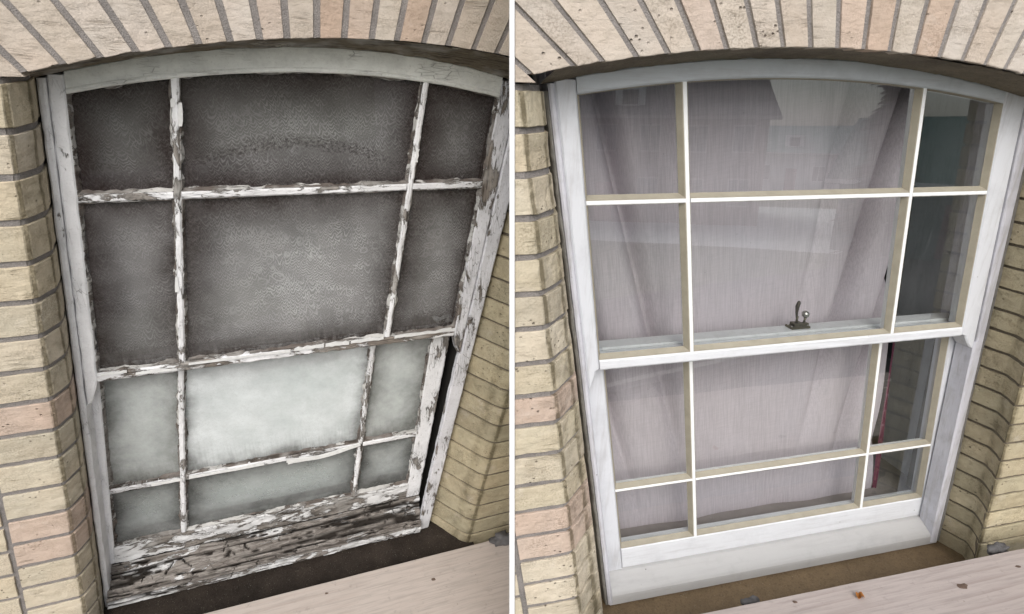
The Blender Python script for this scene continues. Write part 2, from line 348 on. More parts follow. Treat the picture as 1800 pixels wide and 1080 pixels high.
G_MID = mat_glass_dirty('hazy_grimy_glass', (0.58, 0.555, 0.555), 0.30, (0.046, 0.034, 0.030), 0.92, reach=1.15, wash=0.35)
G_LO = mat_glass_dirty('fogged_glass', (0.64, 0.665, 0.655), 0.86, (0.12, 0.12, 0.105), 0.82, 0.25, reach=0.75)
G_LOC = mat_glass_dirty('white_fogged_glass', (0.86, 0.90, 0.91), 0.88, (0.14, 0.14, 0.13), 0.75, 0.42, reach=0.5)
G_BOT = mat_glass_dirty('fogged_glass_lowest_row', (0.46, 0.475, 0.47), 0.74, (0.06, 0.06, 0.055), 0.88, 0.0, reach=0.8)
LACE = mat_lace('grey_lace')
CURT = mat_cloth('mauve_voile', (0.61, 0.54, 0.58))
HEM = mat_plain('crimson_hem', (0.14, 0.03, 0.06), 0.8, 90, 0.4, 0.3)
BLIND = mat_plain('pale_blind', (0.66, 0.70, 0.69), 0.8, 40, 0.12, 0.1)
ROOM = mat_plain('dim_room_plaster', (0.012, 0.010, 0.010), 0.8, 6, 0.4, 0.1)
INNER = mat_paint('inner_paint', (0.60, 0.60, 0.61), axis='v', smear=0.4)
INNER_OLD = mat_plain('old_inner_paint', (0.26, 0.25, 0.245), 0.7, 20, 0.5, 0.2)
STOOL = mat_plain('inner_sill_paint', (0.30, 0.27, 0.26), 0.6, 20, 0.3, 0.2)
PLANK_A = mat_plank('pinkish_board_wood', (0.52, 0.455, 0.41))
PLANK_B = mat_plank('greyed_board_wood', (0.47, 0.41, 0.385), (0.20, 0.15, 0.135))
LEDGE_A = mat_ledge('black_ledge', (0.022, 0.017, 0.013), (0.05, 0.038, 0.03), (0.03, 0.026, 0.018))  # near-black stone, mottled with dark brown
LEDGE_B = mat_ledge('brown_ledge', (0.235, 0.165, 0.095), (0.17, 0.12, 0.07), (0.13, 0.10, 0.055))
KNOT = mat_plain('wood_knot', (0.16, 0.11, 0.085), 0.8, 200, 0.6, 0.4)
WHITE = mat_plain('white_gloss_paint', (0.88, 0.88, 0.88), 0.5, 12, 0.03, 0.05)
BRASS = mat_plain('tarnished_brass', (0.17, 0.15, 0.105), 0.35, 90, 0.6, 0.4, 0.9)
STEEL = mat_plain('dull_ball_metal', (0.5, 0.48, 0.44), 0.3, 90, 0.4, 0.2, 0.95)
STONE = mat_plain('grey_lump', (0.13, 0.125, 0.125), 0.7, 60, 0.6, 0.8)
LEAF = mat_plain('dried_orange_leaf', (0.42, 0.17, 0.04), 0.7, 120, 0.6, 0.6)
GAP_SHADE = mat_plain('painted_gap_shade', (0.02, 0.018, 0.016), 0.9, 40, 0.3, 0.2)  # shade inside gaps put into a near-black colour

# ------------------------------------------------------------------ bays: two walls of the house, local axes u right, v up, w outwards
S = 0.8
class Bay:
    def __init__(s, O, U, V, N, rk):
        s.rk = rk
        m = Matrix((Vector(U).normalized(), Vector(V).normalized(), Vector(N).normalized())).transposed().to_4x4()
        m.translation = Vector(O); s.m = m
    def P(s, u, v, w): return Vector(((u + s.rk * v) * S, v * S, w * S))
L = Bay((-0.82334, 1.03952, 3.9112), (0.925689, 0.378283, -0.001533), (0.029492, -0.068127, 0.997241), (0.377134, -0.92318, -0.074221), 0.15)
R = Bay((0.10834, 0.88559, 3.99055), (0.96916, 0.246147, 0.011846), (-0.029492, 0.068127, 0.997241), (0.244661, -0.966835, 0.073285), -0.15)

def thing(name, label, cat, m=None, group=None, kind=None):
    o = bpy.data.objects.new(name, None); COL.objects.link(o)
    if m is not None: o.matrix_world = m
    o.empty_display_size = 0.1
    if label: o['label'] = label
    if cat: o['category'] = cat
    if group: o['group'] = group
    if kind: o['kind'] = kind
    return o
def part(name, parent):
    o = bpy.data.objects.new(name, None); COL.objects.link(o); o.parent = parent; return o
def tag(o, label=None, cat=None, group=None, kind=None):
    for k_, v_ in (('label', label), ('category', cat), ('group', group), ('kind', kind)):
        if v_: o[k_] = v_
    return o

def mk(name, verts, faces, mat, parent=None, m=None, smooth=False, color=None, attrs=None, uv=None, mats=None, midx=None):
    me = bpy.data.meshes.new(name); me.from_pydata([tuple(p) for p in verts], [], faces)
    bm = bmesh.new(); bm.from_mesh(me); bmesh.ops.recalc_face_normals(bm, faces=bm.faces); bm.to_mesh(me); bm.free()
    me.materials.append(mat)
    for x in (mats or []): me.materials.append(x)
    if midx: me.polygons.foreach_set('material_index', midx)
    if smooth: me.polygons.foreach_set('use_smooth', [True] * len(me.polygons))
    for an, vals in (attrs or {}).items():
        a = me.attributes.new(an, 'FLOAT', 'POINT'); a.data.foreach_set('value', vals)
    if uv:
        l = me.uv_layers.new(name='UVMap')
        for lp in me.loops: l.data[lp.index].uv = uv[lp.vertex_index]
    o = bpy.data.objects.new(name, me); COL.objects.link(o)
    if parent is not None: o.parent = parent
    elif m is not None: o.matrix_world = m
    if color: o.color = (*color, 1)
    return o

def fbm(p, s, sd=0.0): return noise.noise(Vector((p[0] * s + sd, p[1] * s - sd, p[2] * s + 2 * sd)))
def lerp(a, b, t): return a + (b - a) * t

def clip(o, co, no, bm_mat):
    """saw the mesh off along a world plane, keeping the side the normal points to"""
    inv = bm_mat.inverted()
    c = inv @ co; n = (inv.to_3x3() @ no).normalized()
    bm = bmesh.new(); bm.from_mesh(o.data)
    bmesh.ops.triangulate(bm, faces=bm.faces[:])
    g = bm.verts[:] + bm.edges[:] + bm.faces[:]
    r = bmesh.ops.bisect_plane(bm, geom=g, plane_co=c, plane_no=n, clear_inner=True)
    empty = len(bm.faces) == 0
    bm.to_mesh(o.data); bm.free()
    if empty: bpy.data.objects.remove(o); return None
    return o

def board(bay, name, a, b, w0, w1, mat, parent, n=24, across=3, jit=0.0, rough=0.0, cham=0.004, seed=0.0, kfreq=18, **kw):
    """a length of timber; a(t), b(t) are its two long edges as (u, v); front at w1, back at w0. jit = ragged edges, rough = uneven face"""
    vs, fs = [], []
    prof = [(0, 0), (0, 1)] + [((i + 0.0) / across, 2) for i in range(across + 1)] + [(1, 1), (1, 0)]
    np_ = len(prof)
    for i in range(n + 1):
        t = i / n
        A, B = Vector(a(t)), Vector(b(t)); wd = (B - A).length
        c = min(cham, wd * 0.3) / max(wd, 1e-6)
        ja = jit * (fbm((t * 9, seed, 0), kfreq / 9, seed) + 0.6 * fbm((t * 31, seed, 3), kfreq / 9, seed))
        jb = jit * (fbm((t * 9, seed, 7), kfreq / 9, seed + 5) + 0.6 * fbm((t * 31, seed, 9), kfreq / 9, seed + 5))
        d = (B - A).normalized()
        A = A - d * ja; B = B + d * jb
        for x, lv in prof:
            if lv == 2: x = lerp(c, 1 - c, x)
            q = A.lerp(B, x)
            w = w0 if lv == 0 else (w1 - cham * 0.8 if lv == 1 else w1)
            if lv == 2 and rough: w += rough * (fbm((t * 12, x * 2, seed), 1.0, seed) + 0.5 * fbm((t * 40, x * 5, seed), 1.0, seed + 2))
            vs.append(bay.P(q.x, q.y, w))
    for i in range(n):
        for j in range(np_ - 1):
            p = i * np_ + j
            fs.append((p, p + 1, p + np_ + 1, p + np_))
        fs.append((i * np_ + np_ - 1, i * np_, (i + 1) * np_, (i + 1) * np_ + np_ - 1))
    fs.append(tuple(range(np_))); fs.append(tuple(range(n * np_, (n + 1) * np_)))
    return mk(name, vs, fs, mat, parent, **kw)

def line(p, q): return lambda t: (lerp(p[0], q[0], t), lerp(p[1], q[1], t))

# ------------------------------------------------------------------ bricks
def poly_brick(bay, poly, w0, w1, parent, color, name='brick', seed=0.0, step=0.014, jit=0.0013, bev=0.002, dirt=0.0):
    pts = []
    for i in range(len(poly)):
        p, q = Vector(poly[i]), Vector(poly[(i + 1) % len(poly)])
        k_ = max(1, int((q - p).length / step))
        for j in range(k_): pts.append(p.lerp(q, j / k_))
    c = sum(pts, Vector((0, 0))) / len(pts)
    vs, n = [], len(pts)
    hx = max(abs(p.x - c.x) for p in pts); hy = max(abs(p.y - c.y) for p in pts)
    tilt = (random.uniform(-1, 1) * 0.0008, random.uniform(-1, 1) * 0.0008)
    for ring in range(4):
        for p in pts:
            d = (c - p)
            nrm = Vector((d.x, d.y)); ln = nrm.length or 1
            j = jit * (fbm((p.x, p.y, seed), 45, seed) + fbm((p.x, p.y, seed), 140, seed)) 
            off = {0: 0.0, 1: 0.0, 2: bev * 0.35, 3: bev}[ring]
            wv = {0: w0, 1: w1 - bev * 1.0, 2: w1 - bev * 0.3, 3: w1}[ring]
            q = p + nrm / ln * (off * (1 + 0.6 * fbm((p.x, p.y, 5), 60, seed)) + j + jit * 0.5)
            wv += (0 if ring == 0 else tilt[0] * (p.x - c.x) / hx + tilt[1] * (p.y - c.y) / hy)
            vs.append(bay.P(q.x, q.y, wv))
    fs = []
    for r in range(3):
        for i in range(n): fs.append((r * n + i, r * n + (i + 1) % n, (r + 1) * n + (i + 1) % n, (r + 1) * n + i))
    fs.append(tuple(range(3 * n, 4 * n)))
    return mk(name, vs, fs, BRICK, parent, color=color, attrs={'dirt': [dirt] * len(vs)})

def quoin(bay, prof, v0, v1, parent, color, seed=0.0, chip=None, name='brick', jit=0.0013, bev=0.0016):
    """corner brick: prof = list of (u at v=0, du/dv, w, dirt) from the wall face round the arris to the reveal, swept from v0 to v1"""
    dense = []
    for (a, b) in zip(prof[:-1], prof[1:]):
        ln = math.hypot(a[0] - b[0], a[2] - b[2]); k_ = max(1, int(ln / 0.012))
        for j in range(k_): dense.append([lerp(x, y, j / k_) for x, y in zip(a, b)])
    dense.append(list(prof[-1])); n = len(dense)
    # inward normals in the (u, w) plane
    vs, dt = [], []
    def inward(i):
        a, b = dense[max(i - 1, 0)], dense[min(i + 1, n - 1)]
        t = Vector((b[0] - a[0], b[2] - a[2])); t.normalize()
        return Vector((-t.y, t.x)) * flip
    flip = 1
    a, b = dense[0], dense[-1]
    ctr = Vector((sum(p[0] for p in dense) / n, sum(p[2] for p in dense) / n))
    core = Vector((lerp(a[0], b[0], 0.35), lerp(a[2], b[2], 0.7)))
    if inward(n // 2).dot(core - Vector((dense[n // 2][0], dense[n // 2][2]))) < 0: flip = -1
    nv = max(3, int((v1 - v0) / 0.016))
    rows = [(v0, bev), (v0 + bev * 0.8, 0.0)] + [(lerp(v0 + bev, v1 - bev, i / nv), 0.0) for i in range(1, nv)] + [(v1 - bev * 0.8, 0.0), (v1, bev)]
    for (v, ins) in rows:
        for i, (u, sl_, w, d) in enumerate(dense):
            q = inward(i); uu = u + sl_ * v
            k_ = ins + jit * (fbm((uu, v, w), 60, seed) + 0.5 + fbm((uu, v, w), 150, seed))
            if chip:
                cu, cv, cr, cdp = chip
                dd = math.hypot((uu + w * 0.6 - cu), (v - cv)) / cr
                if dd < 1: k_ += cdp * (1 - dd * dd)
            vv = v + jit * fbm((uu, v, w), 40, seed + 3)
            vs.append(bay.P(uu + q.x * k_, vv, w + q.y * k_)); dt.append(d)
    fs = []; m_ = len(rows)
    for r in range(m_ - 1):
        for i in range(n - 1): fs.append((r * n + i, r * n + i + 1, (r + 1) * n + i + 1, (r + 1) * n + i))
    # top and bottom beds reach into the wall
    for r in (0, m_ - 1):
        base = len(vs); v = rows[r][0]
        vs.append(bay.P(core.x + prof[0][1] * v, v, core.y)); dt.append(0)
        for i in range(n - 1): fs.append((r * n + i, r * n + i + 1, base))
    return mk(name, vs, fs, BRICK, parent, color=color, attrs={'dirt': dt})

def prism_v(bay, name, prof, v0, v1, mat, parent):
    """closed profile in (u, w) with u sliding by slope*v, between v0 and v1"""
    n = len(prof); vs = []; rows = 24
    for r in range(rows + 1):
        v = lerp(v0, v1, r / rows)
        for (u, sl_, w) in prof: vs.append(bay.P(u + sl_ * v, v, w))
    fs = [tuple(range(n)), tuple(range(rows * n, (rows + 1) * n))]
    for r in range(rows):
        for i in range(n): fs.append((r * n + i, r * n + (i + 1) % n, (r + 1) * n + (i + 1) % n, (r + 1) * n + i))
    return mk(name, vs, fs, mat, parent, attrs={})

WF = 0.12                        # wall face, in front of the sashes
CREAM = [(0.575, 0.515, 0.395), (0.595, 0.54, 0.43), (0.57, 0.515, 0.395), (0.605, 0.55, 0.445), (0.55, 0.50, 0.40)]
PINK = (0.57, 0.465, 0.39)
ARCHC = [(0.545, 0.49, 0.43), (0.53, 0.475, 0.41), (0.56, 0.51, 0.455), (0.525, 0.465, 0.40), (0.54, 0.485, 0.42)]
TAN = (0.50, 0.40, 0.325)
OLIVE = [(0.46, 0.41, 0.285), (0.49, 0.435, 0.305), (0.44, 0.395, 0.28), (0.50, 0.445, 0.315)]

def make_wall(bay, label, courses, ql, qr, uj, arch_v, joints, arch_cols, pinks, jt, cut, keep, right_face_cols):
    wall = thing('brick_wall', label, 'brick wall', bay.m)
    # mortar bodies
    def inset(prof, d, side):
        out = []
        for (u, sl_, w, dd) in prof:
            out.append((u - d * side if w < WF - 0.002 else u - d * side * 0.5, sl_, min(w, WF - 0.0) - d))
        return out
    vb = courses[-1]; vt = courses[0]
    pl = inset(ql, 0.0056, 1); pl = [(-0.63, 0.0, pl[0][2])] + pl + [(pl[-1][0], pl[-1][1], -0.14), (-0.63, 0.0, -0.14)]
    ms = [prism_v(bay, 'mortar', pl, vb, vt + 0.004, MORT, wall)]
    pr = inset(qr, 0.0056, -1); pr = [(1.76, 0.0, pr[0][2])] + pr + [(pr[-1][0], pr[-1][1], -0.14), (1.76, 0.0, -0.14)]
    ms.append(prism_v(bay, 'mortar', pr, vb, vt + 0.004, MORT_R, wall))
    # arch mortar band: front sheet, soffit, back
    us = [lerp(-0.63, 1.76, i / 420) for i in range(421)]
    vs = []
    for u in us:
        lo = max(arch_v(u) + 0.0012 + 0.0012 * fbm((u, 0, 3), 60), vt)
        vs += [bay.P(u, lo, WF - 0.003), bay.P(u, 1.0, WF - 0.003), bay.P(u, 1.0, -0.14), bay.P(u, lo, -0.14)]
    fs = []
    for i in range(len(us) - 1):
        for j in range(4): fs.append((4 * i + j, 4 * i + (j + 1) % 4, 4 * i + 4 + (j + 1) % 4, 4 * i + 4 + j))
    fs += [(0, 1, 2, 3), tuple(4 * (len(us) - 1) + j for j in range(4))]
    ms.append(mk('mortar', vs, fs, MORT, wall))
    out = list(ms)
    # quoin bricks up both sides
    for i in range(len(courses) - 1):
        v1, v0 = courses[i] - jt / 2, courses[i + 1] + jt / 2
        col = PINK if i in pinks else random.choice(CREAM)
        kf = random.uniform(0.93, 1.05); col = tuple(c * kf for c in col)
        chip = None
        if i == 1: chip = (ql[4][0] + 0.6 * ql[4][2], v0 + 0.012, 0.055, 0.0034)
        if i in (2, 6, 11): chip = (ql[4][0] + 0.6 * ql[4][2], v1 - 0.02, 0.04, 0.003)
        out.append(quoin(bay, ql, v0, v1, wall, col, seed=i * 1.7, chip=chip))
    rp = (courses[0] - courses[-1]) / (len(courses) - 1) * 0.82; v = courses[0]; i = 0
    while v > courses[-1]:
        q2 = random.choice(OLIVE); kf = random.uniform(0.9, 1.08); q2 = tuple(c * kf for c in q2)
        g2 = jt * 0.30 * random.uniform(0.8, 1.3)
        out.append(quoin(bay, qr, v - rp + g2, v - g2, wall, q2, seed=40 + i * 1.3)); v -= rp; i += 1
    # walling beyond the quoins, half a course out of step
    pitch = (courses[0] - courses[-1]) / (len(courses) - 1)
    for side, (ua, ub) in (('l', (-0.62, ql[0][0] - 0.012)), ('r', (qr[0][0] + 0.012, 1.75))):
        v = courses[0]
        for r in range(len(courses)):
            va, vb_ = v - r * pitch - pitch * 0.5, v - (r + 1) * pitch - pitch * 0.5
            if r == 0: va = v
            u = ub if side == 'l' else ua; first = random.uniform(0.08, 0.2)
            while (u > ua if side == 'l' else u < ub):
                ln = first if first else 0.27; first = None
                lo, hi = (max(u - ln, ua), u) if side == 'l' else (u, min(u + ln, ub))
                if hi - lo > 0.04:
                    sl = ql[0][1] if side == 'l' else qr[0][1]
                    cc = random.choice(CREAM if side == 'l' else right_face_cols)
                    out.append(poly_brick(bay, [(lo + sl * vb_, vb_ + jt / 2), (hi + sl * vb_, vb_ + jt / 2), (hi + sl * va, va - jt / 2), (lo + sl * va, va - jt / 2)], 0.03, WF, wall, cc, seed=r * 3.1 + u))
                u = lo - 0.012 if side == 'l' else hi + 0.012
    # arch voussoirs
    g = uj * 0.5
    for i in range(len(joints) - 1):
        (u0, s0), (u1, s1) = joints[i], joints[i + 1]
        v0, v1 = arch_v(u0), arch_v(u1)
        H = 0.34
        p0, p1 = (u0 + g, v0), (u1 - g, v1)
        t1, t0 = (u1 - g + s1 * H, v1 + H), (u0 + g + s0 * H, v0 + H)
        col = arch_cols.get(i) or random.choice(ARCHC); kf = random.uniform(0.95, 1.04); col = tuple(c * kf for c in col)
        out.append(poly_brick(bay, [p0, p1, t1, t0], -0.0, WF + random.uniform(-0.001, 0.0015), wall, col, seed=60 + i * 2.3, step=0.009, jit=0.0012, bev=0.0018))
    # bricks beside the skewback, left and right
    for side in ('l', 'r'):
        u0, s0 = joints[0] if side == 'l' else joints[-1]
        vbase = arch_v(u0)
        v = vt + jt / 2
        while v < vbase + 0.34:
            va, vb2 = v, v + pitch - jt
            def edge(vv): return (u0 - g + s0 * (vv - vbase)) if side == 'l' else (u0 + g + s0 * (vv - vbase))
            e0, e1 = edge(max(va, vbase - 0.02)), edge(vb2)
            for kx in range(3):
                if side == 'l':
                    x1a, x1b = (e0, e1) if kx == 0 else (e0 - 0.13 - 0.27 * (kx - 1) - 0.012, e0 - 0.13 - 0.27 * (kx - 1) - 0.012)
                    x0 = e0 - 0.13 - 0.27 * kx
                    if x1b - x0 < 0.03: continue
                    poly = [(x0, va), (x1a, va), (x1b, vb2), (x0, vb2)]
                else:
                    x0a, x0b = (e0, e1) if kx == 0 else (e0 + 0.13 + 0.27 * (kx - 1) + 0.012,) * 2
                    x1 = e0 + 0.13 + 0.27 * kx
                    if x1 - x0b < 0.03: continue
                    poly = [(x0a, va), (x1, va), (x1, vb2), (x0b, vb2)]
                out.append(poly_brick(bay, poly, 0.03, WF, wall, random.choice(ARCHC if kx == 0 else CREAM), seed=v * 7 + kx))
            v += pitch
    for o in out: clip(o, cut, keep, bay.m)
    return wall

SEAM = CAM_LOC.copy()
# --- left wall
qL_l = [(-0.205, 0, WF, 0.05), (-0.092, 0, WF, 0.05), (-0.076, 0, WF - 0.0005, 0.25), (-0.072, 0, WF - 0.003, 1.0), (-0.067, 0, WF - 0.006, 1.0), (-0.064, 0, 0.110, 0.35), (-0.055, 0, 0.090, 0.2), (-0.047, 0, 0.071, 0.45), (-0.0455, 0, 0.066, 1.0), (-0.044, 0, 0.062, 0.95), (-0.044, 0, 0.045, 0.2), (-0.056, 0, -0.03, 0.3)]
qL_r = [(1.42, 0.023, WF, 0.1), (1.225, 0.023, WF, 0.15), (1.213, 0.023, WF - 0.001, 1.0), (1.207, 0.023, WF - 0.003, 1.0), (1.196, 0.024, 0.110, 0.35), (1.184, 0.026, 0.096, 0.15), (1.172, 0.028, 0.075, 0.7), (1.160, 0.03, 0.055, 0.15), (1.108, 0.036, -0.03, 0.25)]
cL = [0.276, 0.179, 0.086, -0.011, -0.105, -0.198, -0.289, -0.379, -0.468, -0.561, -0.648, -0.742, -0.835, -0.922, -1.010, -1.096, -1.184, -1.270, -1.356, -1.445, -1.53]
archL = lambda u: 0.382 - 0.205 * (u - 0.63) ** 2
jL = [(-0.033, -0.80), (0.032, -0.75), (0.095, -0.68), (0.157, -0.58), (0.215, -0.48), (0.270, -0.38), (0.329, -0.30), (0.386, -0.22), (0.440, -0.13), (0.501, -0.07), (0.559, -0.01), (0.619, 0.04), (0.676, 0.10), (0.739, 0.14), (0.797, 0.20), (0.862, 0.25), (0.922, 0.31), (0.985, 0.37), (1.05, 0.43), (1.115, 0.5)]
acL = {9: TAN, 10: (0.53, 0.44, 0.37), 12: TAN, 7: (0.53, 0.46, 0.40)}
wallL = make_wall(L, 'buff brick wall with segmental arch around the peeling, neglected window', cL, qL_l, qL_r, 0.0145, archL, jL, acL, {8, 12, 13}, 0.0145,
                  SEAM + CX * 0.012, -CX, OLIVE)
# --- right wall
qR_l = [(-0.259, 0.003, WF, 0.05), (-0.160, 0.003, WF, 0.05), (-0.143, 0.003, WF - 0.0005, 0.25), (-0.138, 0.003, WF - 0.003, 1.0), (-0.132, 0.003, WF - 0.006, 1.0), (-0.127, 0.004, 0.110, 0.35), (-0.110, 0.005, 0.092, 0.2), (-0.093, 0.003, 0.073, 0.45), (-0.087, 0.0, 0.066, 1.0), (-0.083, -0.003, 0.06, 0.95), (-0.074, -0.012, 0.044, 0.3), (-0.056, -0.018, -0.03, 0.3)]
qR_r = [(1.30, 0.024, WF, 0.1), (1.092, 0.024, WF, 0.15), (1.081, 0.024, WF - 0.001, 1.0), (1.077, 0.024, WF - 0.004, 1.0), (1.080, 0.02, 0.108, 0.35), (1.088, 0.016, 0.092, 0.15), (1.098, 0.012, 0.066, 0.7), (1.101, 0.012, 0.055, 0.15), (1.096, 0.035, -0.03, 0.25)]
cR = [0.205, 0.138, 0.066, -0.007, -0.076, -0.145, -0.213, -0.284, -0.354, -0.420, -0.491, -0.563, -0.629, -0.695, -0.762, -0.830, -0.898, -0.966, -1.034, -1.102, -1.17, -1.24]
archR = lambda u: 0.278 - 0.17 * (u - 0.45) ** 2
jR = [(-0.117, -1.15), (-0.043, -1.05), (0.006, -0.88), (0.066, -0.72), (0.122, -0.61), (0.176, -0.49), (0.229, -0.38), (0.286, -0.30), (0.338, -0.22), (0.393, -0.12), (0.448, -0.05), (0.503, 0.04), (0.558, 0.10), (0.613, 0.18), (0.671, 0.25), (0.725, 0.33), (0.780, 0.41), (0.830, 0.48), (0.880, 0.55), (0.93, 0.62), (0.98, 0.7), (1.03, 0.78)]
acR = {11: TAN, 10: (0.53, 0.44, 0.37), 13: TAN, 5: (0.53, 0.45, 0.39)}
wallR = make_wall(R, 'buff brick wall with segmental arch around the freshly restored white window', cR, qR_l, qR_r, 0.0115, archR, jR, acR, {8, 12, 13}, 0.0115,
                  SEAM + CX * 0.012 * 0, (CX - (-CZ) * 0.0055).normalized(), OLIVE)

# added white divider between the two windows, shaped as a painted board
def seam_point(dx, y, z): return CAM_LOC + CX * dx - CY * y + (-CZ) * z
vs = []
ws = [(-1.0, 0.75 * S), (1.0, 1.72 * S)]
Nr = R.m.to_3x3() @ Vector((0, 0, 1)); Or = R.m.translation + Nr * (WF + 0.006) * S
n = 30
for i in range(n + 1):
    ty = lerp(-0.75, 0.75, i / n)
    d = -CZ - CY * ty
    z = (Or - CAM_LOC).dot(Nr) / d.dot(Nr)
    hw = 0.005 * z
    for (dx, dz) in ((-hw * 0.8, 0), (hw * 0.8, 0), (hw, 0.002), (hw * 0.9, 0.22), (-hw * 0.9, 0.22), (-hw, 0.002)):
        vs.append(CAM_LOC + d * z + CX * dx - CZ * dz)
fs = []
for i in range(n):
    for j in range(6): fs.append((6 * i + j, 6 * i + (j + 1) % 6, 6 * i + 6 + (j + 1) % 6, 6 * i + 6 + j))
fs += [tuple(range(6)), tuple(range(6 * n, 6 * n + 6))]
tag(mk('divider_board', vs, fs, WHITE), 'narrow white divider added as an upright painted board between the two brick walls', 'board')

# return wall running back from that board to the farther wall
Nl = L.m.to_3x3() @ Vector((0, 0, 1)); Ol = L.m.translation + Nl * (WF - 0.05) * S
vs = []
for i in range(n + 1):
    ty = lerp(-0.75, 0.75, i / n); d = -CZ - CY * ty
    z0 = (Or - CAM_LOC).dot(Nr) / d.dot(Nr) + 0.215; z1 = (Ol - CAM_LOC).dot(Nl) / d.dot(Nl) + 0.03
    for (dx, z) in ((-0.003, z0), (0.003, z0), (0.003, z1), (-0.003, z1)): vs.append(CAM_LOC + d * z + CX * dx)
fs = []
for i in range(n):
    for j in range(4): fs.append((4 * i + j, 4 * i + (j + 1) % 4, 4 * i + 4 + (j + 1) % 4, 4 * i + 4 + j))
fs += [tuple(range(4)), tuple(range(4 * n, 4 * n + 4))]
tag(mk('return_wall', vs, fs, mat_plain('cream_render', (0.55, 0.50, 0.40), 0.9, 25, 0.4, 0.5)), 'narrow rendered return wall behind the white upright board', 'wall')

# ------------------------------------------------------------------ windows
def pane_ring(poly, ds):
    """move each edge of a counter-clockwise polygon inwards by its own distance"""
    n = len(poly); lines = []
    for i in range(n):
        a, b = Vector(poly[i]), Vector(poly[(i + 1) % n]); e = (b - a).normalized(); nn = Vector((-e.y, e.x))
        lines.append((a + nn * ds[i], e))
    out = []
    for i in range(n):
        (p, e), (q, g) = lines[i - 1], lines[i]
        cr = e.x * g.y - e.y * g.x
        if abs(cr) < 0.02: out.append(q.copy()); continue
        t = ((q.x - p.x) * g.y - (q.y - p.y) * g.x) / cr
        out.append(p + e * t)
    return out

def pane(bay, poly, wg, mat, sash, putty_mat, pw, wf, ragged=0.0, seed=0.0, skip_top=False):
    """glass in one opening plus the bead of putty round it"""
    # dense outline
    pts = []
    for i in range(len(poly)):
        p, q = Vector(poly[i]), Vector(poly[(i + 1) % len(poly)])
        k_ = max(1, int((q - p).length / 0.012))
        for j in range(k_): pts.append(p.lerp(q, j / k_))
    n = len(pts)
    # glass: two sheets of grid-like rings so that distance to the edge can be read
    c = sum(pts, Vector((0, 0))) / n
    x0, x1 = min(p.x for p in pts), max(p.x for p in pts); y0, y1 = min(p.y for p in pts), max(p.y for p in pts)
    NX, NY = 18, 18
    def top(u):
        return max((lerp(a.y, b.y, (u - a.x) / (b.x - a.x)) for a, b in zip(pts, pts[1:] + pts[:1]) if abs(b.x - a.x) > 1e-9 and min(a.x, b.x) - 1e-9 <= u <= max(a.x, b.x) + 1e-9), default=y1)
    vs, ed, uv = [], [], []
    for iy in range(NY + 1):
        for ix in range(NX + 1):
            fx = 0.5 - 0.5 * math.cos(math.pi * ix / NX); fy = 0.5 - 0.5 * math.cos(math.pi * iy / NY)
            u = lerp(x0, x1, fx); tv = top(min(max(u, x0 + 1e-4), x1 - 1e-4)); v = lerp(y0, tv, fy)
            vs.append(bay.P(u, v, wg)); uv.append((fx, fy))
            ed.append(min(u - x0, x1 - u, v - y0, tv - v) * S / 0.1)
    fs = [(iy * (NX + 1) + ix, iy * (NX + 1) + ix + 1, (iy + 1) * (NX + 1) + ix + 1, (iy + 1) * (NX + 1) + ix) for iy in range(NY) for ix in range(NX)]
    g = mk('pane', vs, fs, mat, sash, attrs={'edge': ed}, uv=uv)
    if pw:
        inn = []
        for i, p in enumerate(pts):
            a, b = pts[i - 1], pts[(i + 1) % n]
            pass
        ringp = pane_ring([tuple(p) for p in poly], [pw[0], pw[1]] + [pw[2]] * (len(poly) - 3) + [pw[3]])
        ip = []
        for i in range(len(poly)):
            p, q = ringp[i], ringp[(i + 1) % len(poly)]
            k_ = max(1, int((Vector(poly[(i + 1) % len(poly)]) - Vector(poly[i])).length / 0.012))
            for j in range(k_): ip.append(p.lerp(q, j / k_))
        vs = []
        for p, q in zip(pts, ip):
            r = ragged * (fbm((p.x, p.y, seed), 26, seed) + 0.7 * fbm((p.x, p.y, seed), 90, seed))
            gone = 1.0
            if ragged > 0.001: gone = 1.0 if fbm((p.x, p.y, seed + 4), 9, seed) > -0.22 else 0.25
            qq = p.lerp(q, max(0.1, gone + r / max(pw[0], 1e-6)))
            vs.append(bay.P(p.x, p.y, wf)); vs.append(bay.P(lerp(p.x, qq.x, 0.25), lerp(p.y, qq.y, 0.25), wf * gone + wg * (1 - gone) - 0.0005)); vs.append(bay.P(qq.x, qq.y, wg + 0.0006))
        fs = []
        for i in range(n):
            j = (i + 1) % n
            fs += [(3 * i, 3 * j, 3 * j + 1, 3 * i + 1), (3 * i + 1, 3 * j + 1, 3 * j + 2, 3 * i + 2)]
        mk('putty', vs, fs, putty_mat, sash)
    return g

def curve_top(f, ua, ub, n=10): return [(lerp(ub, ua, i / n), f(lerp(ub, ua, i / n))) for i in range(n + 1)]

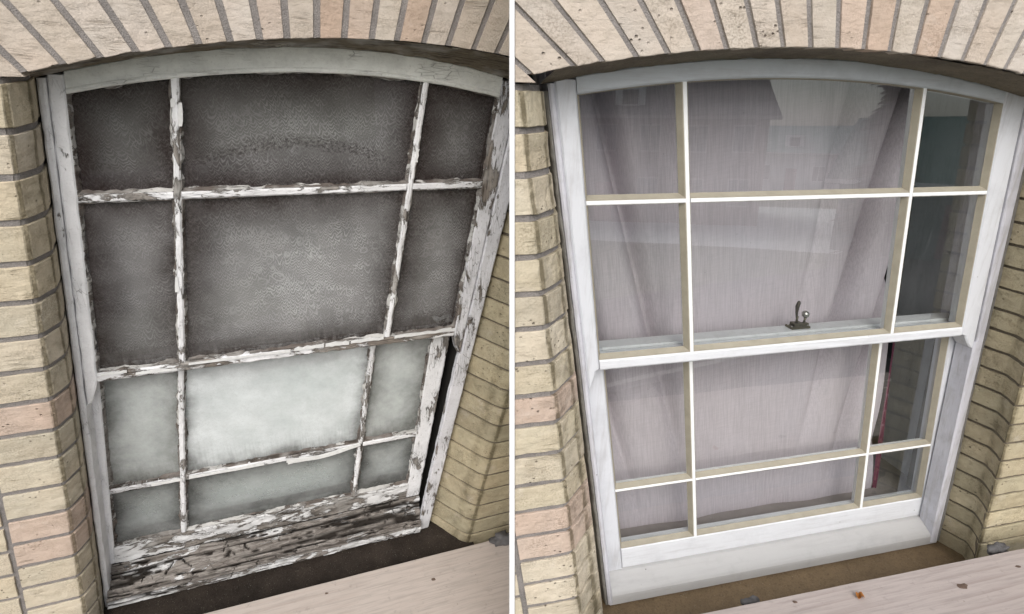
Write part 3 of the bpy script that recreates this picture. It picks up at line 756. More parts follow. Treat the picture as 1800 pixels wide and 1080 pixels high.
def make_window(bay, label, old):
    win = thing('sash_window', label, 'window', bay.m)
    if old:
        hl = lambda u: 0.241 + 0.215 * u * (1 - u) + 0.010 * u
        ht = lambda u: 0.284 + 0.245 * u * (1 - u) + 0.016 * u
        fol = lambda v: -0.048; sol = lambda v: -0.031
        fo_r = lambda v: 1.099 + 0.036 * v; so_r = lambda v: 1.048 + 0.02 * v
        vm0, vm1 = -0.509, -0.482; hb = (-0.010, 0.010)
        bars = [(0.209, 0.203), (0.788, 0.778)]; bw = 0.0078
        lw = -0.05
        lso, lsi, rsi, rso = (-0.041, -0.046), (-0.008, -0.019), (0.943, 0.950), (1.008, 1.003)
        lbars = [(0.193, 0.183), (0.748, 0.746)]
        lhb = (-0.958, -0.938); br = (-1.256, -1.184); vbot = -1.40
        jit, rgh = 0.0022, 0.0012
        m_sl, m_sr, m_head, m_bar, m_h, m_meet, m_bot, m_j, m_jr = OLD_V, PEEL_V2, OLD_U, PEEL_V, PEEL_U, PEEL_UX, PEEL_UX, OLD_V, PEEL_V2
        put, pw = PUTTY_OLD, lambda c: (0.006, 0.006, 0.005, 0.006)
        sd_ = 3.0
    else:
        hl = lambda u: 0.195 + 0.16 * u * (1 - u) - 0.003 * u
        ht = lambda u: 0.228 + 0.175 * u * (1 - u)
        fol = lambda v: -0.052 - 0.020 * v; sol = lambda v: -0.038 - 0.020 * v
        fo_r = lambda v: 1.089 + 0.035 * v; so_r = lambda v: 1.058 + 0.02 * v
        vm0, vm1 = -0.376, -0.351; hb = (-0.0095, -0.0005)
        bars = [(0.219, 0.227), (0.782, 0.781)]; bw = 0.0045
        lw = -0.05
        lso, lsi, rsi, rso = (-0.036, -0.030), (0.027, 0.037), (1.027, 1.031), (1.060, 1.069)
        lbars = [(0.252, 0.259), (0.804, 0.808)]
        lhb = (-0.758, -0.750); br = (-1.017, -0.947); vbot = -1.075
        jit, rgh = 0.0003, 0.0002
        m_sl, m_sr, m_head, m_bar, m_h, m_meet, m_bot, m_j, m_jr = NEW_V, NEW_V, NEW_HEAD, BAR_WHITE, BAR_WHITE, NEW_U, NEW_U, NEW_JAMB, NEW_JAMB
        put, pw = PUTTY_NEW, lambda c: (0.0095, 0.0095, 0.0025, 0.0085 if c == 0 else 0.005)
        sd_ = 9.0
    J = dict(jit=jit, rough=rgh)
    # ---- outer frame
    vt_l, vt_r = ht(fol(0.25)) - 0.004, ht(1.03) - 0.0
    j1 = board(bay, 'jamb', line((fol(vbot), vbot), (fol(vt_l), vt_l)), line((sol(vbot) - 0.0015, vbot), (sol(vt_l) - 0.0015, vt_l)), -0.049 if not old else -0.11, 0.006, m_j, win, n=70, seed=sd_, jit=jit * 1.1, rough=rgh)
    if old:
        board(bay, 'jamb', line((1.022 + 0.0197 * (vbot + 0.6), vbot), (1.030, vm0 - 0.075)), line((fo_r(vbot), vbot), (fo_r(vm0 - 0.075), vm0 - 0.075)), -0.02, 0.004, m_jr, win, n=60, across=6, seed=sd_ + 1, **J)
        board(bay, 'jamb', line((so_r(vm0 - 0.075) + 0.0015, vm0 - 0.075), (so_r(vt_r) + 0.0015, vt_r)), line((fo_r(vm0 - 0.075), vm0 - 0.075), (fo_r(vt_r), vt_r)), -0.11, 0.004, m_jr, win, n=60, across=4, seed=sd_ + 2, **J)
        board(bay, 'pulley_stile', line((1.036, vbot), (1.036, 0.28)), line((1.06, vbot), (1.06, 0.28)), -0.14, -0.021, GAP_SHADE, win, n=4)  # coloured black for the shade deep in the slot
    else:
        board(bay, 'jamb', line((1.026, vbot), (1.045, vm0 - 0.02)), line((fo_r(vbot), vbot), (fo_r(vm0), vm0 - 0.02)), -0.045, 0.004, m_jr, win, n=50, across=4, seed=sd_ + 1, **J)
        board(bay, 'jamb', line((so_r(vm0) + 0.0015, vm0 - 0.02), (so_r(vt_r) + 0.0015, vt_r)), line((fo_r(vm0), vm0 - 0.02), (fo_r(vt_r), vt_r)), -0.11, 0.004, m_jr, win, n=50, across=4, seed=sd_ + 2, **J)
        pass
    # weathered strip between the arch and the head
    av = archL if old else archR
    hx0, hx1 = fol(0.25) - 0.012, 1.16
    NU, NX = 190, 12; vs = []
    for i in range(NU + 1):
        u = lerp(hx0, hx1, i / NU)
        for j in range(NX + 1):
            x = j / NX; lo_ = ht(u) - 0.0025 + 0.0025 * fbm((u, 0, sd_), 24) ; hi_ = av(u) - 0.0015 + (0.004 if u < 0.55 else 0.004 * max(0, 1 - (u - 0.55) * 8)); lo_ = min(lo_, hi_ - 0.008)
            st = 0.0035 * (fbm((u * 0.35, x * 0.3, sd_), 26, sd_) + 0.6 * fbm((u, x * 0.4, sd_), 60, sd_)) + 0.005 * fbm((u * 0.12, x * 1.0, sd_), 9, sd_)
            st += 0.004 * math.floor(2.5 * fbm((u * 0.3, x * 0.5, sd_ + 9), 14, sd_)) / 2
            vs.append(bay.P(u, lerp(lo_, hi_, x) + st * 0.4, 0.0025 + (0.100 if old else 0.110) * x ** 1.15 + st * (0.3 if j == 0 else 1)))
    fs = [(i * (NX + 1) + j, i * (NX + 1) + j + 1, (i + 1) * (NX + 1) + j + 1, (i + 1) * (NX + 1) + j) for i in range(NU) for j in range(NX)]
    mk('head_fillet', vs, fs, CAULK_OLD if old else CAULK_NEW, win)
    # grey bead of filler along the jambs
    if not old:
        board(bay, 'caulk_bead', line((fol(vbot) - 0.008, vbot), (fol(0.2) - 0.008, 0.2)), line((fol(vbot) - 0.0005, vbot), (fol(0.2) - 0.0005, 0.2)), -0.05, 0.004, CAULK_GREY, win, n=90, across=2, jit=0.002, rough=0.003, seed=sd_ + 5, kfreq=40)
        board(bay, 'caulk_bead', line((fo_r(vbot) + 0.0005, vbot), (fo_r(0.22) + 0.0005, 0.22)), line((fo_r(vbot) + 0.012, vbot), (fo_r(0.22) + 0.012, 0.22)), -0.05, 0.002, CAULK_GREY, win, n=90, across=2, jit=0.002, rough=0.003, seed=sd_ + 6, kfreq=40)
    # ---- upper sash
    up = part('upper_sash', win)
    hv = 0.072 if old else 0.042                     # horns below the meeting rail
    def horn(inner, outer):
        def f(t):
            if t > hv_t: return lerp(0, 1, 0), 0
        return f
    def stile_edge_inner(xi, xo, vt):
        vb = vm0 - hv
        def f(t):
            v = lerp(vb, vt, t)
            if v < vm0:
                q = (vm0 - v) / hv
                x = lerp(xi(v), xo(v), min(1.0, (0.12 if old else 0.3) + 0.55 * q ** 1.5 + (0.25 if q > 0.9 else 0)))
            else: x = xi(v)
            return (x, v)
        return f
    zero, one = (lambda v: 0.0), (lambda v: 1.0)
    tl, tr_ = ht(-0.03) - 0.002, ht(1.04) - 0.002
    board(bay, 'stile', lambda t: (sol(lerp(vm0 - hv, tl, t)), lerp(vm0 - hv, tl, t)), stile_edge_inner(zero, sol, tl), -0.04, 0.0, m_sl, up, n=110, across=4, seed=sd_ + 7, **J)
    board(bay, 'stile', stile_edge_inner(one, so_r, tr_), lambda t: (so_r(lerp(vm0 - hv, tr_, t)), lerp(vm0 - hv, tr_, t)), -0.04, 0.0, m_sr, up, n=110, across=6, seed=sd_ + 8, **J)
    board(bay, 'top_rail', lambda t: (lerp(0.0008, 0.9992, t), hl(lerp(0.0, 1.0, t))), lambda t: (lerp(0.0008, 0.9992, t), ht(lerp(0.0, 1.0, t))), -0.04, -0.0008, m_head, up, n=90, across=5, seed=sd_ + 9, **J)
    if old:   # the moulded inner lip of the head
        board(bay, 'moulding', lambda t: (lerp(0.002, 0.998, t), hl(lerp(0.0, 1.0, t)) - 0.006), lambda t: (lerp(0.002, 0.998, t), hl(lerp(0.0, 1.0, t)) + 0.006), -0.02, 0.004, m_head, up, n=90, across=2, seed=sd_ + 19, jit=0.001, rough=0.001)
    board(bay, 'meeting_rail', line((0.0008, vm0), (0.9992, vm0)), line((0.0008, vm1), (0.9992, vm1)), -0.045, -0.0012 + (0.003 if old else 0.002), m_meet, up, n=140, across=5, seed=sd_ + 10, jit=jit * 1.6, rough=rgh * 2, kfreq=40)
    def bar_u(b, vv0, vv1):    # upright bar position at height v
        return b
    def vbars(lst, vlo, vhi, w_, par, mt):
        res = []
        for q, (xt, xb) in enumerate(lst):
            def ctr(v, xt=xt, xb=xb): return lerp(xb, xt, (v - vlo) / (vhi - vlo))
            topv = hl(xt) if par is up else vhi
            board(bay, 'glazing_bar', lambda t, c=ctr, tv=topv: (c(lerp(vlo, tv, t)) - bw, lerp(vlo, tv, t)), lambda t, c=ctr, tv=topv: (c(lerp(vlo, tv, t)) + bw, lerp(vlo, tv, t)), w_ - 0.035, w_ + (0.001 if old else -0.001), mt, par, n=110, across=3, seed=sd_ + 11 + q, jit=jit * 0.9, rough=rgh * 1.3, cham=0.004 if old else 0.0015, kfreq=40)
            res.append(ctr)
        return res
    cs = vbars(bars, vm1, 0.25 if old else 0.2, 0.0, up, m_bar)
    for q, (xa, xb) in enumerate(((0.0, bars[0]), (bars[0], bars[1]), (bars[1], 1.0))):
        a = (xa[0] + xa[1]) / 2 + bw if isinstance(xa, tuple) else xa
        b = (xb[0] + xb[1]) / 2 - bw if isinstance(xb, tuple) else xb
        board(bay, 'glazing_bar', line((a + 0.001, hb[0]), (b - 0.001, hb[0])), line((a + 0.001, hb[1]), (b - 0.001, hb[1])), -0.035, -0.0005 if old else -0.0015, m_h, up, n=60, across=3, seed=sd_ + 14 + q, jit=jit * 0.9, rough=rgh, cham=0.004 if old else 0.0015, kfreq=30)
    xs = lambda v: [0.0, cs[0](v), cs[1](v), 1.0]
    
    for c in range(3):
        for r in range(2):
            vlo, vhi = (hb[1], None) if r == 0 else (vm1, hb[0])
            def L_(v): return xs(v)[c] + (bw if c > 0 else 0.0)
            def R_(v): return xs(v)[c + 1] - (bw if c < 2 else 0.0)
            if r == 0:
                ul, ur = L_(0.2), R_(0.2)
                poly = [(L_(vlo), vlo), (R_(vlo), vlo)] + [(lerp(ur, ul, i / 8), hl(lerp(ur, ul, i / 8)) - (0.006 if old else 0)) for i in range(9)]
            else:
                poly = [(L_(vlo), vlo), (R_(vlo), vlo), (R_(vhi), vhi), (L_(vhi), vhi)]
            gm = (((G_UPC if c == 1 else G_UP) if r == 0 else G_MID) if old else GLASS)
            pane(bay, poly, -0.016, gm, up, put, pw(c), -0.002, ragged=0.006 if old else 0.0004, seed=sd_ + c * 3 + r)
    # ---- lower sash
    lo = part('lower_sash', win)
    T = vm1 + 0.004                                     # top of its meeting rail
    B_ = br[0]
    Jl = dict(jit=jit, rough=rgh)
    board(bay, 'stile', line((lso[1], B_), (lso[0], T)), line((lsi[1], B_), (lsi[0], T)), lw - 0.04, lw, m_sl if not old else OLD_V, lo, n=80, across=4, seed=sd_ + 21, **Jl)
    board(bay, 'stile', line((rsi[1], B_), (rsi[0], T)), line((rso[1], B_), (rso[0], T)), lw - 0.04, lw, m_sr if not old else PEEL_V, lo, n=80, across=5, seed=sd_ + 22, **Jl)
    board(bay, 'meeting_rail', line((lsi[0] + 0.0005, T - 0.03), (rsi[0] - 0.0005, T - 0.03)), line((lsi[0] + 0.0005, T), (rsi[0] - 0.0005, T)), lw - 0.043, lw - 0.0015, INNER if not old else INNER_OLD, lo, n=40, seed=sd_ + 23)
    if old:
        board(bay, 'bottom_rail', line((lsi[1] + 0.0005, br[0]), (rsi[1] - 0.0005, br[0])), line((lsi[1] + 0.0005, br[1]), (rsi[1] - 0.0005, br[1])), lw - 0.04, lw + 0.004, PEEL_BOT, lo, n=160, across=12, seed=sd_ + 24, jit=0.004, rough=0.006, kfreq=30)
    else:
        board(bay, 'bottom_rail', line((lsi[1] + 0.0005, br[0]), (rsi[1] - 0.0005, br[0])), line((lsi[1] + 0.0005, br[1]), (rsi[1] - 0.0005, br[1])), lw - 0.04, lw - 0.0008, m_bot, lo, n=60, across=4, seed=sd_ + 24, **Jl)
    cl = vbars(lbars, br[1], T - 0.03, lw, lo, PEEL_V if old else BAR_WHITE)
    def le(v): return lerp(lsi[1], lsi[0], (v - B_) / (T - B_))
    def re(v): return lerp(rsi[1], rsi[0], (v - B_) / (T - B_))
    xl = lambda v: [le(v), cl[0](v), cl[1](v), re(v)]
    for q in range(3):
        v = (lhb[0] + lhb[1]) / 2; X = xl(v)
        a = X[q] + (bw if q else 0); b = X[q + 1] - (bw if q < 2 else 0)
        board(bay, 'glazing_bar', line((a + 0.001, lhb[0]), (b - 0.001, lhb[0])), line((a + 0.001, lhb[1]), (b - 0.001, lhb[1])), lw - 0.035, lw - (0.0005 if old else 0.0015), PEEL_U if old else BAR_WHITE, lo, n=70, across=3, seed=sd_ + 25 + q, jit=jit * 1.2, rough=rgh * 1.5, cham=0.004 if old else 0.0015, kfreq=30)
    for c in range(3):
        for r in range(2):
            vlo, vhi = (lhb[1], T - 0.03) if r == 0 else (br[1], lhb[0])
            X0, X1 = xl(vlo), xl(vhi)
            d0 = bw if c else 0.0; d1 = bw if c < 2 else 0.0
            poly = [(X0[c] + d0, vlo), (X0[c + 1] - d1, vlo), (X1[c + 1] - d1, vhi), (X1[c] + d0, vhi)]
            gm2 = ((G_LOC if c == 1 else G_LO) if r == 0 else G_BOT) if old else GLASS
            pane(bay, poly, lw - 0.016, gm2, lo, put, pw(c), lw - 0.002, ragged=0.006 if old else 0.0004, seed=sd_ + 31 + c * 3 + r)
    return win

winL = make_window(L, 'old sash window with peeling white paint, grimy panes and rotten sill', True)
winR = make_window(R, 'restored white sash window with tan putty lines and clean glass', False)

# ---- a lifted sliver of putty on the old lower sash, and flakes of paint
def flake(bay, parent, pts, w, th, mat, lift=0.0):
    vs = []; n = len(pts)
    for z in (0, 1):
        for i, p in enumerate(pts): vs.append(bay.P(p[0], p[1], w + th * z + lift * math.sin(math.pi * (i % (n // 2)) / (n / 2))))
    fs = [tuple(range(n)), tuple(range(n, 2 * n))] + [(i, (i + 1) % n, n + (i + 1) % n, n + i) for i in range(n)]
    return mk('paint_flake', vs, fs, mat, parent)
FLK = mat_plain('loose_paint', (0.74, 0.74, 0.73), 0.7, 70, 0.3, 0.3)
rng = random.Random(5)
lowsash = [c for c in winL.children if c.name.startswith('lower_sash')][0]
upsash = [c for c in winL.children if c.name.startswith('upper_sash')][0]
sag = [0, -0.004, -0.009, -0.011, -0.008, -0.002, 0.006, 0.013]
bt = [(0.50 + 0.245 * i / 7, -0.957 + sag[i]) for i in range(8)]
flake(L, lowsash, bt + [(p[0], p[1] + 0.012 + 0.002 * rng.random()) for p in reversed(bt)], -0.047, 0.006, FLK)
for (u0, u1, v) in ((0.205, 0.43, -0.951), (0.10, 0.185, -0.951), (0.505, 0.60, -0.968)):
    k_ = 6; top_ = [(lerp(u0, u1, i / (k_ - 1)), v + rng.uniform(-0.001, 0.001)) for i in range(k_)]
    flake(L, lowsash, top_ + [(p[0], p[1] + 0.010 + rng.uniform(-0.002, 0.002)) for p in reversed(top_)], -0.048, 0.004, FLK)
for (u0, u1, v, hh) in ((0.50, 0.585, -0.486, 0.010), (0.59, 0.66, -0.487, 0.011), (0.665, 0.765, -0.486, 0.009), (0.22, 0.49, -0.488, 0.006), (0.80, 0.985, -0.487, 0.010), (0.09, 0.19, -0.500, 0.007), (0.01, 0.07, -0.488, 0.006)):
    k_ = 8; top_ = [(lerp(u0, u1, i / (k_ - 1)), v + rng.uniform(-0.0015, 0.0015)) for i in range(k_)]
    flake(L, upsash, top_ + [(p[0], p[1] + hh + rng.uniform(-0.003, 0.003)) for p in reversed(top_)], 0.0025, 0.004, FLK)
for i in range(4):
    v = rng.uniform(-0.46, 0.22); side = rng.choice((0.209, 0.209, 0.788)); hgt = rng.uniform(0.010, 0.06)
    x = lerp(0.203 if side < .5 else 0.778, side, (v + 0.48) / 0.73) + rng.choice((-1, 1)) * rng.uniform(0.004, 0.010); wd = rng.uniform(0.002, 0.0045)
    k_ = 5; a = [(x - wd + rng.uniform(-0.002, 0.002), v + hgt * i2 / (k_ - 1)) for i2 in range(k_)]
    b = [(x + wd + rng.uniform(-0.002, 0.002), v + hgt * i2 / (k_ - 1)) for i2 in reversed(range(k_))]
    flake(L, upsash, b[::-1][::1][::-1] + a if False else a[::-1] + b[::-1], 0.0010, 0.0022, FLK)

# ---- sills
board(L, 'gap_shadow_strip', line((-0.03, -1.275), (1.0, -1.275)), line((-0.03, -1.25), (1.0, -1.25)), -0.10, -0.058, GAP_SHADE, winL, n=4)  # black strip standing in for the shade between bottom rail and sill
def old_sill():
    prof = [(-0.06, -1.268), (-0.045, -1.275), (-0.03, -1.284), (-0.012, -1.299), (0.006, -1.314), (0.018, -1.324), (0.026, -1.332), (0.030, -1.342), (0.031, -1.356), (0.030, -1.372), (0.022, -1.38)]
    dense = []
    for a, b in zip(prof[:-1], prof[1:]):
        for j in range(4): dense.append((lerp(a[0], b[0], j / 4), lerp(a[1], b[1], j / 4)))
    dense.append(prof[-1]); n = len(dense); NU = 420
    vs, hg, pt = [], [], []
    for i in range(NU + 1):
        u = lerp(-0.036, 1.006, i / NU)
        for j, (w, v) in enumerate(dense):
            s = j / (n - 1)
            a = noise.noise(Vector((u * 4.2, s * 6.5, 1.3))); b = noise.noise(Vector((u * 22, s * 30, 5.1)))
            ridge = 1 - abs(noise.noise(Vector((u * 2.0 + 0.15 * b, s * 8 + 0.25 * a, 9.7)))) * 2
            ridge2 = 1 - abs(noise.noise(Vector((u * 2.8 + 0.15 * b, s * 14 + 0.3 * a, 4.4)))) * 2
            crack = max(0, (ridge - 0.77) / 0.16, (ridge2 - 0.84) / 0.12)
            vert = 1 - abs(noise.noise(Vector((u * 11 + 0.5 * a + 0.1 * b, s * 1.4, 3.3)))) * 2
            crack = max(crack, max(0, (vert - 0.95) / 0.05) * (1 if a > 0.0 else 0))
            step = math.floor((a * 0.8 + b * 0.2) * 5) / 5
            h = 0.019 * step + 0.004 * b - 0.017 * min(1, crack)
            if s > 0.82: h *= 0.55
            if s < 0.06: h *= 0.4
            nx, ny = (0.55, 0.83) if s < 0.6 else (0.9, 0.3)
            vs.append(L.P(u, v - 0.018 * 0 + ny * h, w + nx * h))
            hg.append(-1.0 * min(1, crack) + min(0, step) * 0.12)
            pt.append(1.0 if s > 0.72 else (0.1 if s < 0.3 else -0.2))
    fs = [(i * n + j, i * n + j + 1, (i + 1) * n + j + 1, (i + 1) * n + j) for i in range(NU) for j in range(n - 1)]
    return mk('sill', vs, fs, ROT, winL, attrs={'hgt': hg, 'paint': pt})
old_sill()
def new_sill():
    prof = [(-0.06, -1.0155), (-0.045, -1.0185), (-0.012, -1.040), (-0.004, -1.0475), (0.0, -1.053), (0.001, -1.060), (0.001, -1.082), (-0.05, -1.084)]
    n = len(prof); NU = 60; vs = []
    for i in range(NU + 1):
        u = lerp(-0.026, 1.052, i / NU)
        for (w, v) in prof: vs.append(R.P(u, v + 0.0006 * fbm((u, v, w), 20), w))
    fs = [(i * n + j, i * n + (j + 1) % n, (i + 1) * n + (j + 1) % n, (i + 1) * n + j) for i in range(NU) for j in range(n)]
    fs += [tuple(range(n)), tuple(range(NU * n, NU * n + n))]
    return mk('sill', vs, fs, NEW_SILL, winR)
new_sill()

# ---- ledges
def ledge(bay, label, v, u0, u1, wa, wb, mat, seed, drop=0.012):
    NU, NW = 120, 24; vs = []
    for i in range(NU + 1):
        for j in range(NW + 1):
            u = lerp(u0, u1, i / NU); w = lerp(wa, wb, j / NW)
            vs.append(bay.P(u, v - drop * j / NW + 0.004 * fbm((u, w, seed), 9, seed) + 0.002 * fbm((u, w, seed), 50, seed), w))
    n0 = len(vs)
    for i in range(NU + 1): vs.append(bay.P(lerp(u0, u1, i / NU), v - 0.12, wb))
    fs = [(i * (NW + 1) + j, i * (NW + 1) + j + 1, (i + 1) * (NW + 1) + j + 1, (i + 1) * (NW + 1) + j) for i in range(NU) for j in range(NW)]
    fs += [(i * (NW + 1) + NW, n0 + i, n0 + i + 1, (i + 1) * (NW + 1) + NW) for i in range(NU)]
    return tag(mk('stone_ledge', vs, fs, mat, None, bay.m, smooth=True), label, 'ledge')
ledge(L, 'black stone ledge below the rotten wooden sill', -1.388, -0.07, 1.20, -0.06, 0.24, LEDGE_A, 2.0)
ledge(R, 'brown stone ledge below the clean white sill', -1.084, -0.06, 1.10, -0.06, 0.22, LEDGE_B, 6.0)

# ---- timber boards in front
def plank(bay, label, v, u0, u1, w0, w1, mat, knots, seed, slope=0.0):
    t = thing('timber_board', label, 'board', bay.m)
    NU, NW = 60, 10; vs = []
    th = 0.05
    prof = [(w0, -th), (w0 - 0.001, -0.006), (w0 + 0.004, 0.0)] + [(lerp(w0 + 0.004, w1 - 0.004, j / NW), 0.0) for j in range(1, NW + 1)] + [(w1, -0.006), (w1, -th)]
    n = len(prof)
    for i in range(NU + 1):
        u = lerp(u0, u1, i / NU)
        for (w, dv) in prof:
            jj = 0.0012 * fbm((u, w, seed), 14, seed)
            vs.append(bay.P(u, v + slope * u + dv + jj * 0.6, w + jj))
    fs = [(i * n + j, i * n + (j + 1) % n, (i + 1) * n + (j + 1) % n, (i + 1) * n + j) for i in range(NU) for j in range(n)]
    fs += [tuple(range(n)), tuple(range(NU * n, NU * n + n))]
    mk('plank', vs, fs, mat, t)
    for (u, w, r) in knots:
        k_ = 9; kv = []
        for q in range(k_):
            a = 2 * math.pi * q / k_; rr = r * random.uniform(0.7, 1.25)
            kv.append(bay.P(u + rr * 1.5 * math.cos(a), v + slope * u + 0.0006, w + rr * math.sin(a)))
        kv.append(bay.P(u, v + slope * u + 0.0016, w))
        mk('knot', kv, [(q, (q + 1) % k_, k_) for q in range(k_)], KNOT, t)
    return t
plank(L, 'pinkish timber board lying in front of the rotten sill', -1.288, -0.4, 1.34, 0.2, 0.75, PLANK_A, [(0.63, 0.245, 0.004), (0.98, 0.30, 0.006)], 1.0, slope=-0.014)
plank(R, 'greyed knotty timber board lying in front of the brown ledge', -0.918, -0.10, 1.6, 0.2, 0.62, PLANK_B, [(0.80, 0.27, 0.009), (0.36, 0.222, 0.004), (1.0, 0.25, 0.005)], 4.0, slope=-0.002)

def lump(bay, name, label, cat, u, v, w, r, mat, seed, stretch=(1, 1, 1), amp=0.45):
    bm = bmesh.new(); bmesh.ops.create_icosphere(bm, subdivisions=3, radius=1)
    vs = []
    for p in bm.verts:
        k_ = 1 + amp * fbm(p.co, 1.6, seed) + amp * 0.4 * fbm(p.co, 5, seed)
        q = p.co * k_ * r
        vs.append(bay.P(u + q.x * stretch[0], v + q.y * stretch[1], w + q.z * stretch[2]))
    fs = [[x.index for x in f.verts] for f in bm.faces]; bm.free()
    return tag(mk(name, vs, fs, mat, None, bay.m, smooth=True), label, cat)
lump(L, 'stone_fragment', 'grey jagged stone fragment at the right end of the pinkish board', 'stone', 1.265, -1.296, 0.215, 0.026, STONE, 3.1, (1.5, 0.7, 0.9), 0.8)
lump(R, 'stone_fragment', 'grey stone fragment behind the greyed board near the right brick corner', 'stone', 1.03, -0.936, 0.178, 0.018, STONE, 5.2, (1.5, 0.9, 0.8), 0.8)
lump(R, 'stone_fragment', 'dark small stone half hidden behind the greyed board on the brown ledge', 'stone', 0.28, -0.955, 0.175, 0.018, STONE, 7.7, (1.4, 0.7, 0.8), 0.8)
# crumpled dried leaf
bm = bmesh.new(); bmesh.ops.create_circle(bm, cap_ends=False, segments=14, radius=1)
bm.free()
lv, lf = [], []
for i in range(9):
    for j in range(7):
        x, y = i / 4 - 1, (j / 3 - 1) * math.sqrt(max(0, 1 - (i / 4 - 1) ** 2)) * 0.75
        hgt = 0.004 * (1 + math.sin(x * 4 + y * 3)) + 0.003 * fbm((x, y, 0), 2.0) + 0.005 * y * y
        lv.append(R.P(0.523 + x * 0.0115, -0.918 + hgt + 0.0015, 0.244 + y * 0.0115))
for i in range(8):
    for j in range(6): lf.append((i * 7 + j, i * 7 + j + 1, (i + 1) * 7 + j + 1, (i + 1) * 7 + j))
tag(mk('dried_leaf', lv, lf, LEAF, None, R.m), 'tiny curled orange dried leaf on the greyed board', 'leaf')

# ------------------------------------------------------------------ behind the glass
def sheet(bay, name, fn, u0, u1, v0, v1, nu, nv, mat, parent=None, **kw):
    vs = []
    for j in range(nv + 1):
        for i in range(nu + 1):
            fu, fv = i / nu, j / nv
            u, v, w_ = fn(lerp(u0, u1, fu), lerp(v0, v1, fv), fu, fv)
            vs.append(bay.P(u, v, w_))
    fs = [(j * (nu + 1) + i, j * (nu + 1) + i + 1, (j + 1) * (nu + 1) + i + 1, (j + 1) * (nu + 1) + i) for j in range(nv) for i in range(nu)]
    return mk(name, vs, fs, mat, parent, None if parent else bay.m, smooth=True, **kw)

def inner(bay, win, mat, stoolmat, ul, ur, vt, vb, d0, d1):
    board(bay, 'inner_jamb', line((ul - 0.02, vb), (ul - 0.02, vt)), line((ul, vb), (ul, vt)), -d1, -d0, mat, win, n=4)
    board(bay, 'inner_jamb', line((ur, vb), (ur, vt)), line((ur + 0.02, vb), (ur + 0.02, vt)), -d1, -d0, mat, win, n=4)
    board(bay, 'inner_sill', line((ul, vb - 0.03), (ur, vb - 0.03)), line((ul, vb), (ur, vb)), -d1 - 0.06, -d0 + 0.005, stoolmat, win, n=4)
inner(L, winL, INNER_OLD, INNER_OLD, -0.02, 1.03, 0.36, -1.20, 0.142, 0.30)
inner(R, winR, INNER, STOOL, -0.022, 1.115, 0.30, -0.975, 0.112, 0.30)

def lace_fn(u, v, fu, fv):
    return u, v, -0.115 + 0.008 * math.sin(u * 26 + 1.2 * math.sin(v * 3)) + 0.006 * math.sin(u * 9 + v * 2)
tag(sheet(L, 'lace_curtain', lace_fn, -0.018, 1.02, -0.62, 0.35, 90, 40, LACE), 'grey lace curtain hanging behind the grimy upper panes', 'curtain')
def blind_fn(u, v, fu, fv): return u, v, -0.128 + 0.003 * math.sin(u * 14)
tag(sheet(L, 'window_blind', blind_fn, -0.018, 1.02, -1.19, -0.53, 40, 20, BLIND), 'pale blind behind the fogged lower panes of the old window', 'blind')

def cf(u, v, fu, fv):
    t = -v
    # gathers slanting towards the top corners
    a = u - 0.16 * (0.25 + v) * (1 if u < 0.3 else 0)
    left = max(0.0, 1 - u / 0.34); right = max(0.0, (u - 0.62) / 0.33)
    w_ = -0.150
    def pleat(x): return (1 - abs(math.sin(x))) ** 2.2          # narrow creases running back from the cloth's face
    low = min(1.0, max(0.0, (v + 0.97) / 0.6))
    w_ -= low * min(1.0, left * 1.6) * 0.075 * pleat((u - 0.17 * t) * 19 + 0.4)
    w_ -= low * min(1.0, right * 1.7) * 0.075 * pleat((u + 0.26 * t) * 21 + 0.9)
    w_ -= low * 0.010 * pleat((u - 0.03 * t) * 13 + 0.3)
    w_ += 0.004 * math.sin(u * 13 + 2 * math.sin(v * 2)) + 0.002 * math.sin(u * 31 + v)
    return u, v, w_
cu = thing('curtain', 'sheer mauve curtain with slanting folds behind the clean panes', 'curtain', R.m)
sheet(R, 'cloth', cf, -0.02, 0.945, -1.02, 0.29, 220, 60, CURT, cu)
def hf(u, v, fu, fv):
    return u, v, -0.150 + 0.003 * math.sin(fu * 3 + v * 9)
sheet(R, 'hem', hf, 0.947, 0.960, -1.0, -0.42, 4, 40, HEM, cu)

# sash lock on the lower sash's meeting rail
lk = thing('sash_lock', 'tarnished brass sash lock with ball knob on the white meeting rail', 'sash lock', R.m)
lkv = -0.3465
def box(bay, name, u0, u1, v0, v1, w0, w1, mat, parent, b=0.0015):
    vs = []
    for (v, ins) in ((v0, 0), (v1 - b, 0), (v1, b)):
        vs += [bay.P(u0 + ins, v, w0 + ins), bay.P(u1 - ins, v, w0 + ins), bay.P(u1 - ins, v, w1 - ins), bay.P(u0 + ins, v, w1 - ins)]
    fs = [(0, 1, 2, 3), (8, 9, 10, 11)] + [(4 * r + j, 4 * r + (j + 1) % 4, 4 * r + 4 + (j + 1) % 4, 4 * r + 4 + j) for r in range(2) for j in range(4)]
    return mk(name, vs, fs, mat, parent)
def tube(bay, name, pts, rad, mat, parent, seg=10):
    vs = []; n = len(pts)
    for i, p in enumerate(pts):
        p = Vector(p); t = (Vector(pts[min(i + 1, n - 1)]) - Vector(pts[max(i - 1, 0)])).normalized()
        a = t.orthogonal().normalized(); b = t.cross(a)
        for s_ in range(seg):
            q = p + (a * math.cos(2 * math.pi * s_ / seg) + b * math.sin(2 * math.pi * s_ / seg)) * rad[i]
            vs.append(bay.P(*q))
    fs = [(i * seg + s_, i * seg + (s_ + 1) % seg, (i + 1) * seg + (s_ + 1) % seg, (i + 1) * seg + s_) for i in range(n - 1) for s_ in range(seg)]
    fs += [tuple(range(seg)), tuple(range((n - 1) * seg, n * seg))]
    return mk(name, vs, fs, mat, parent, smooth=True)
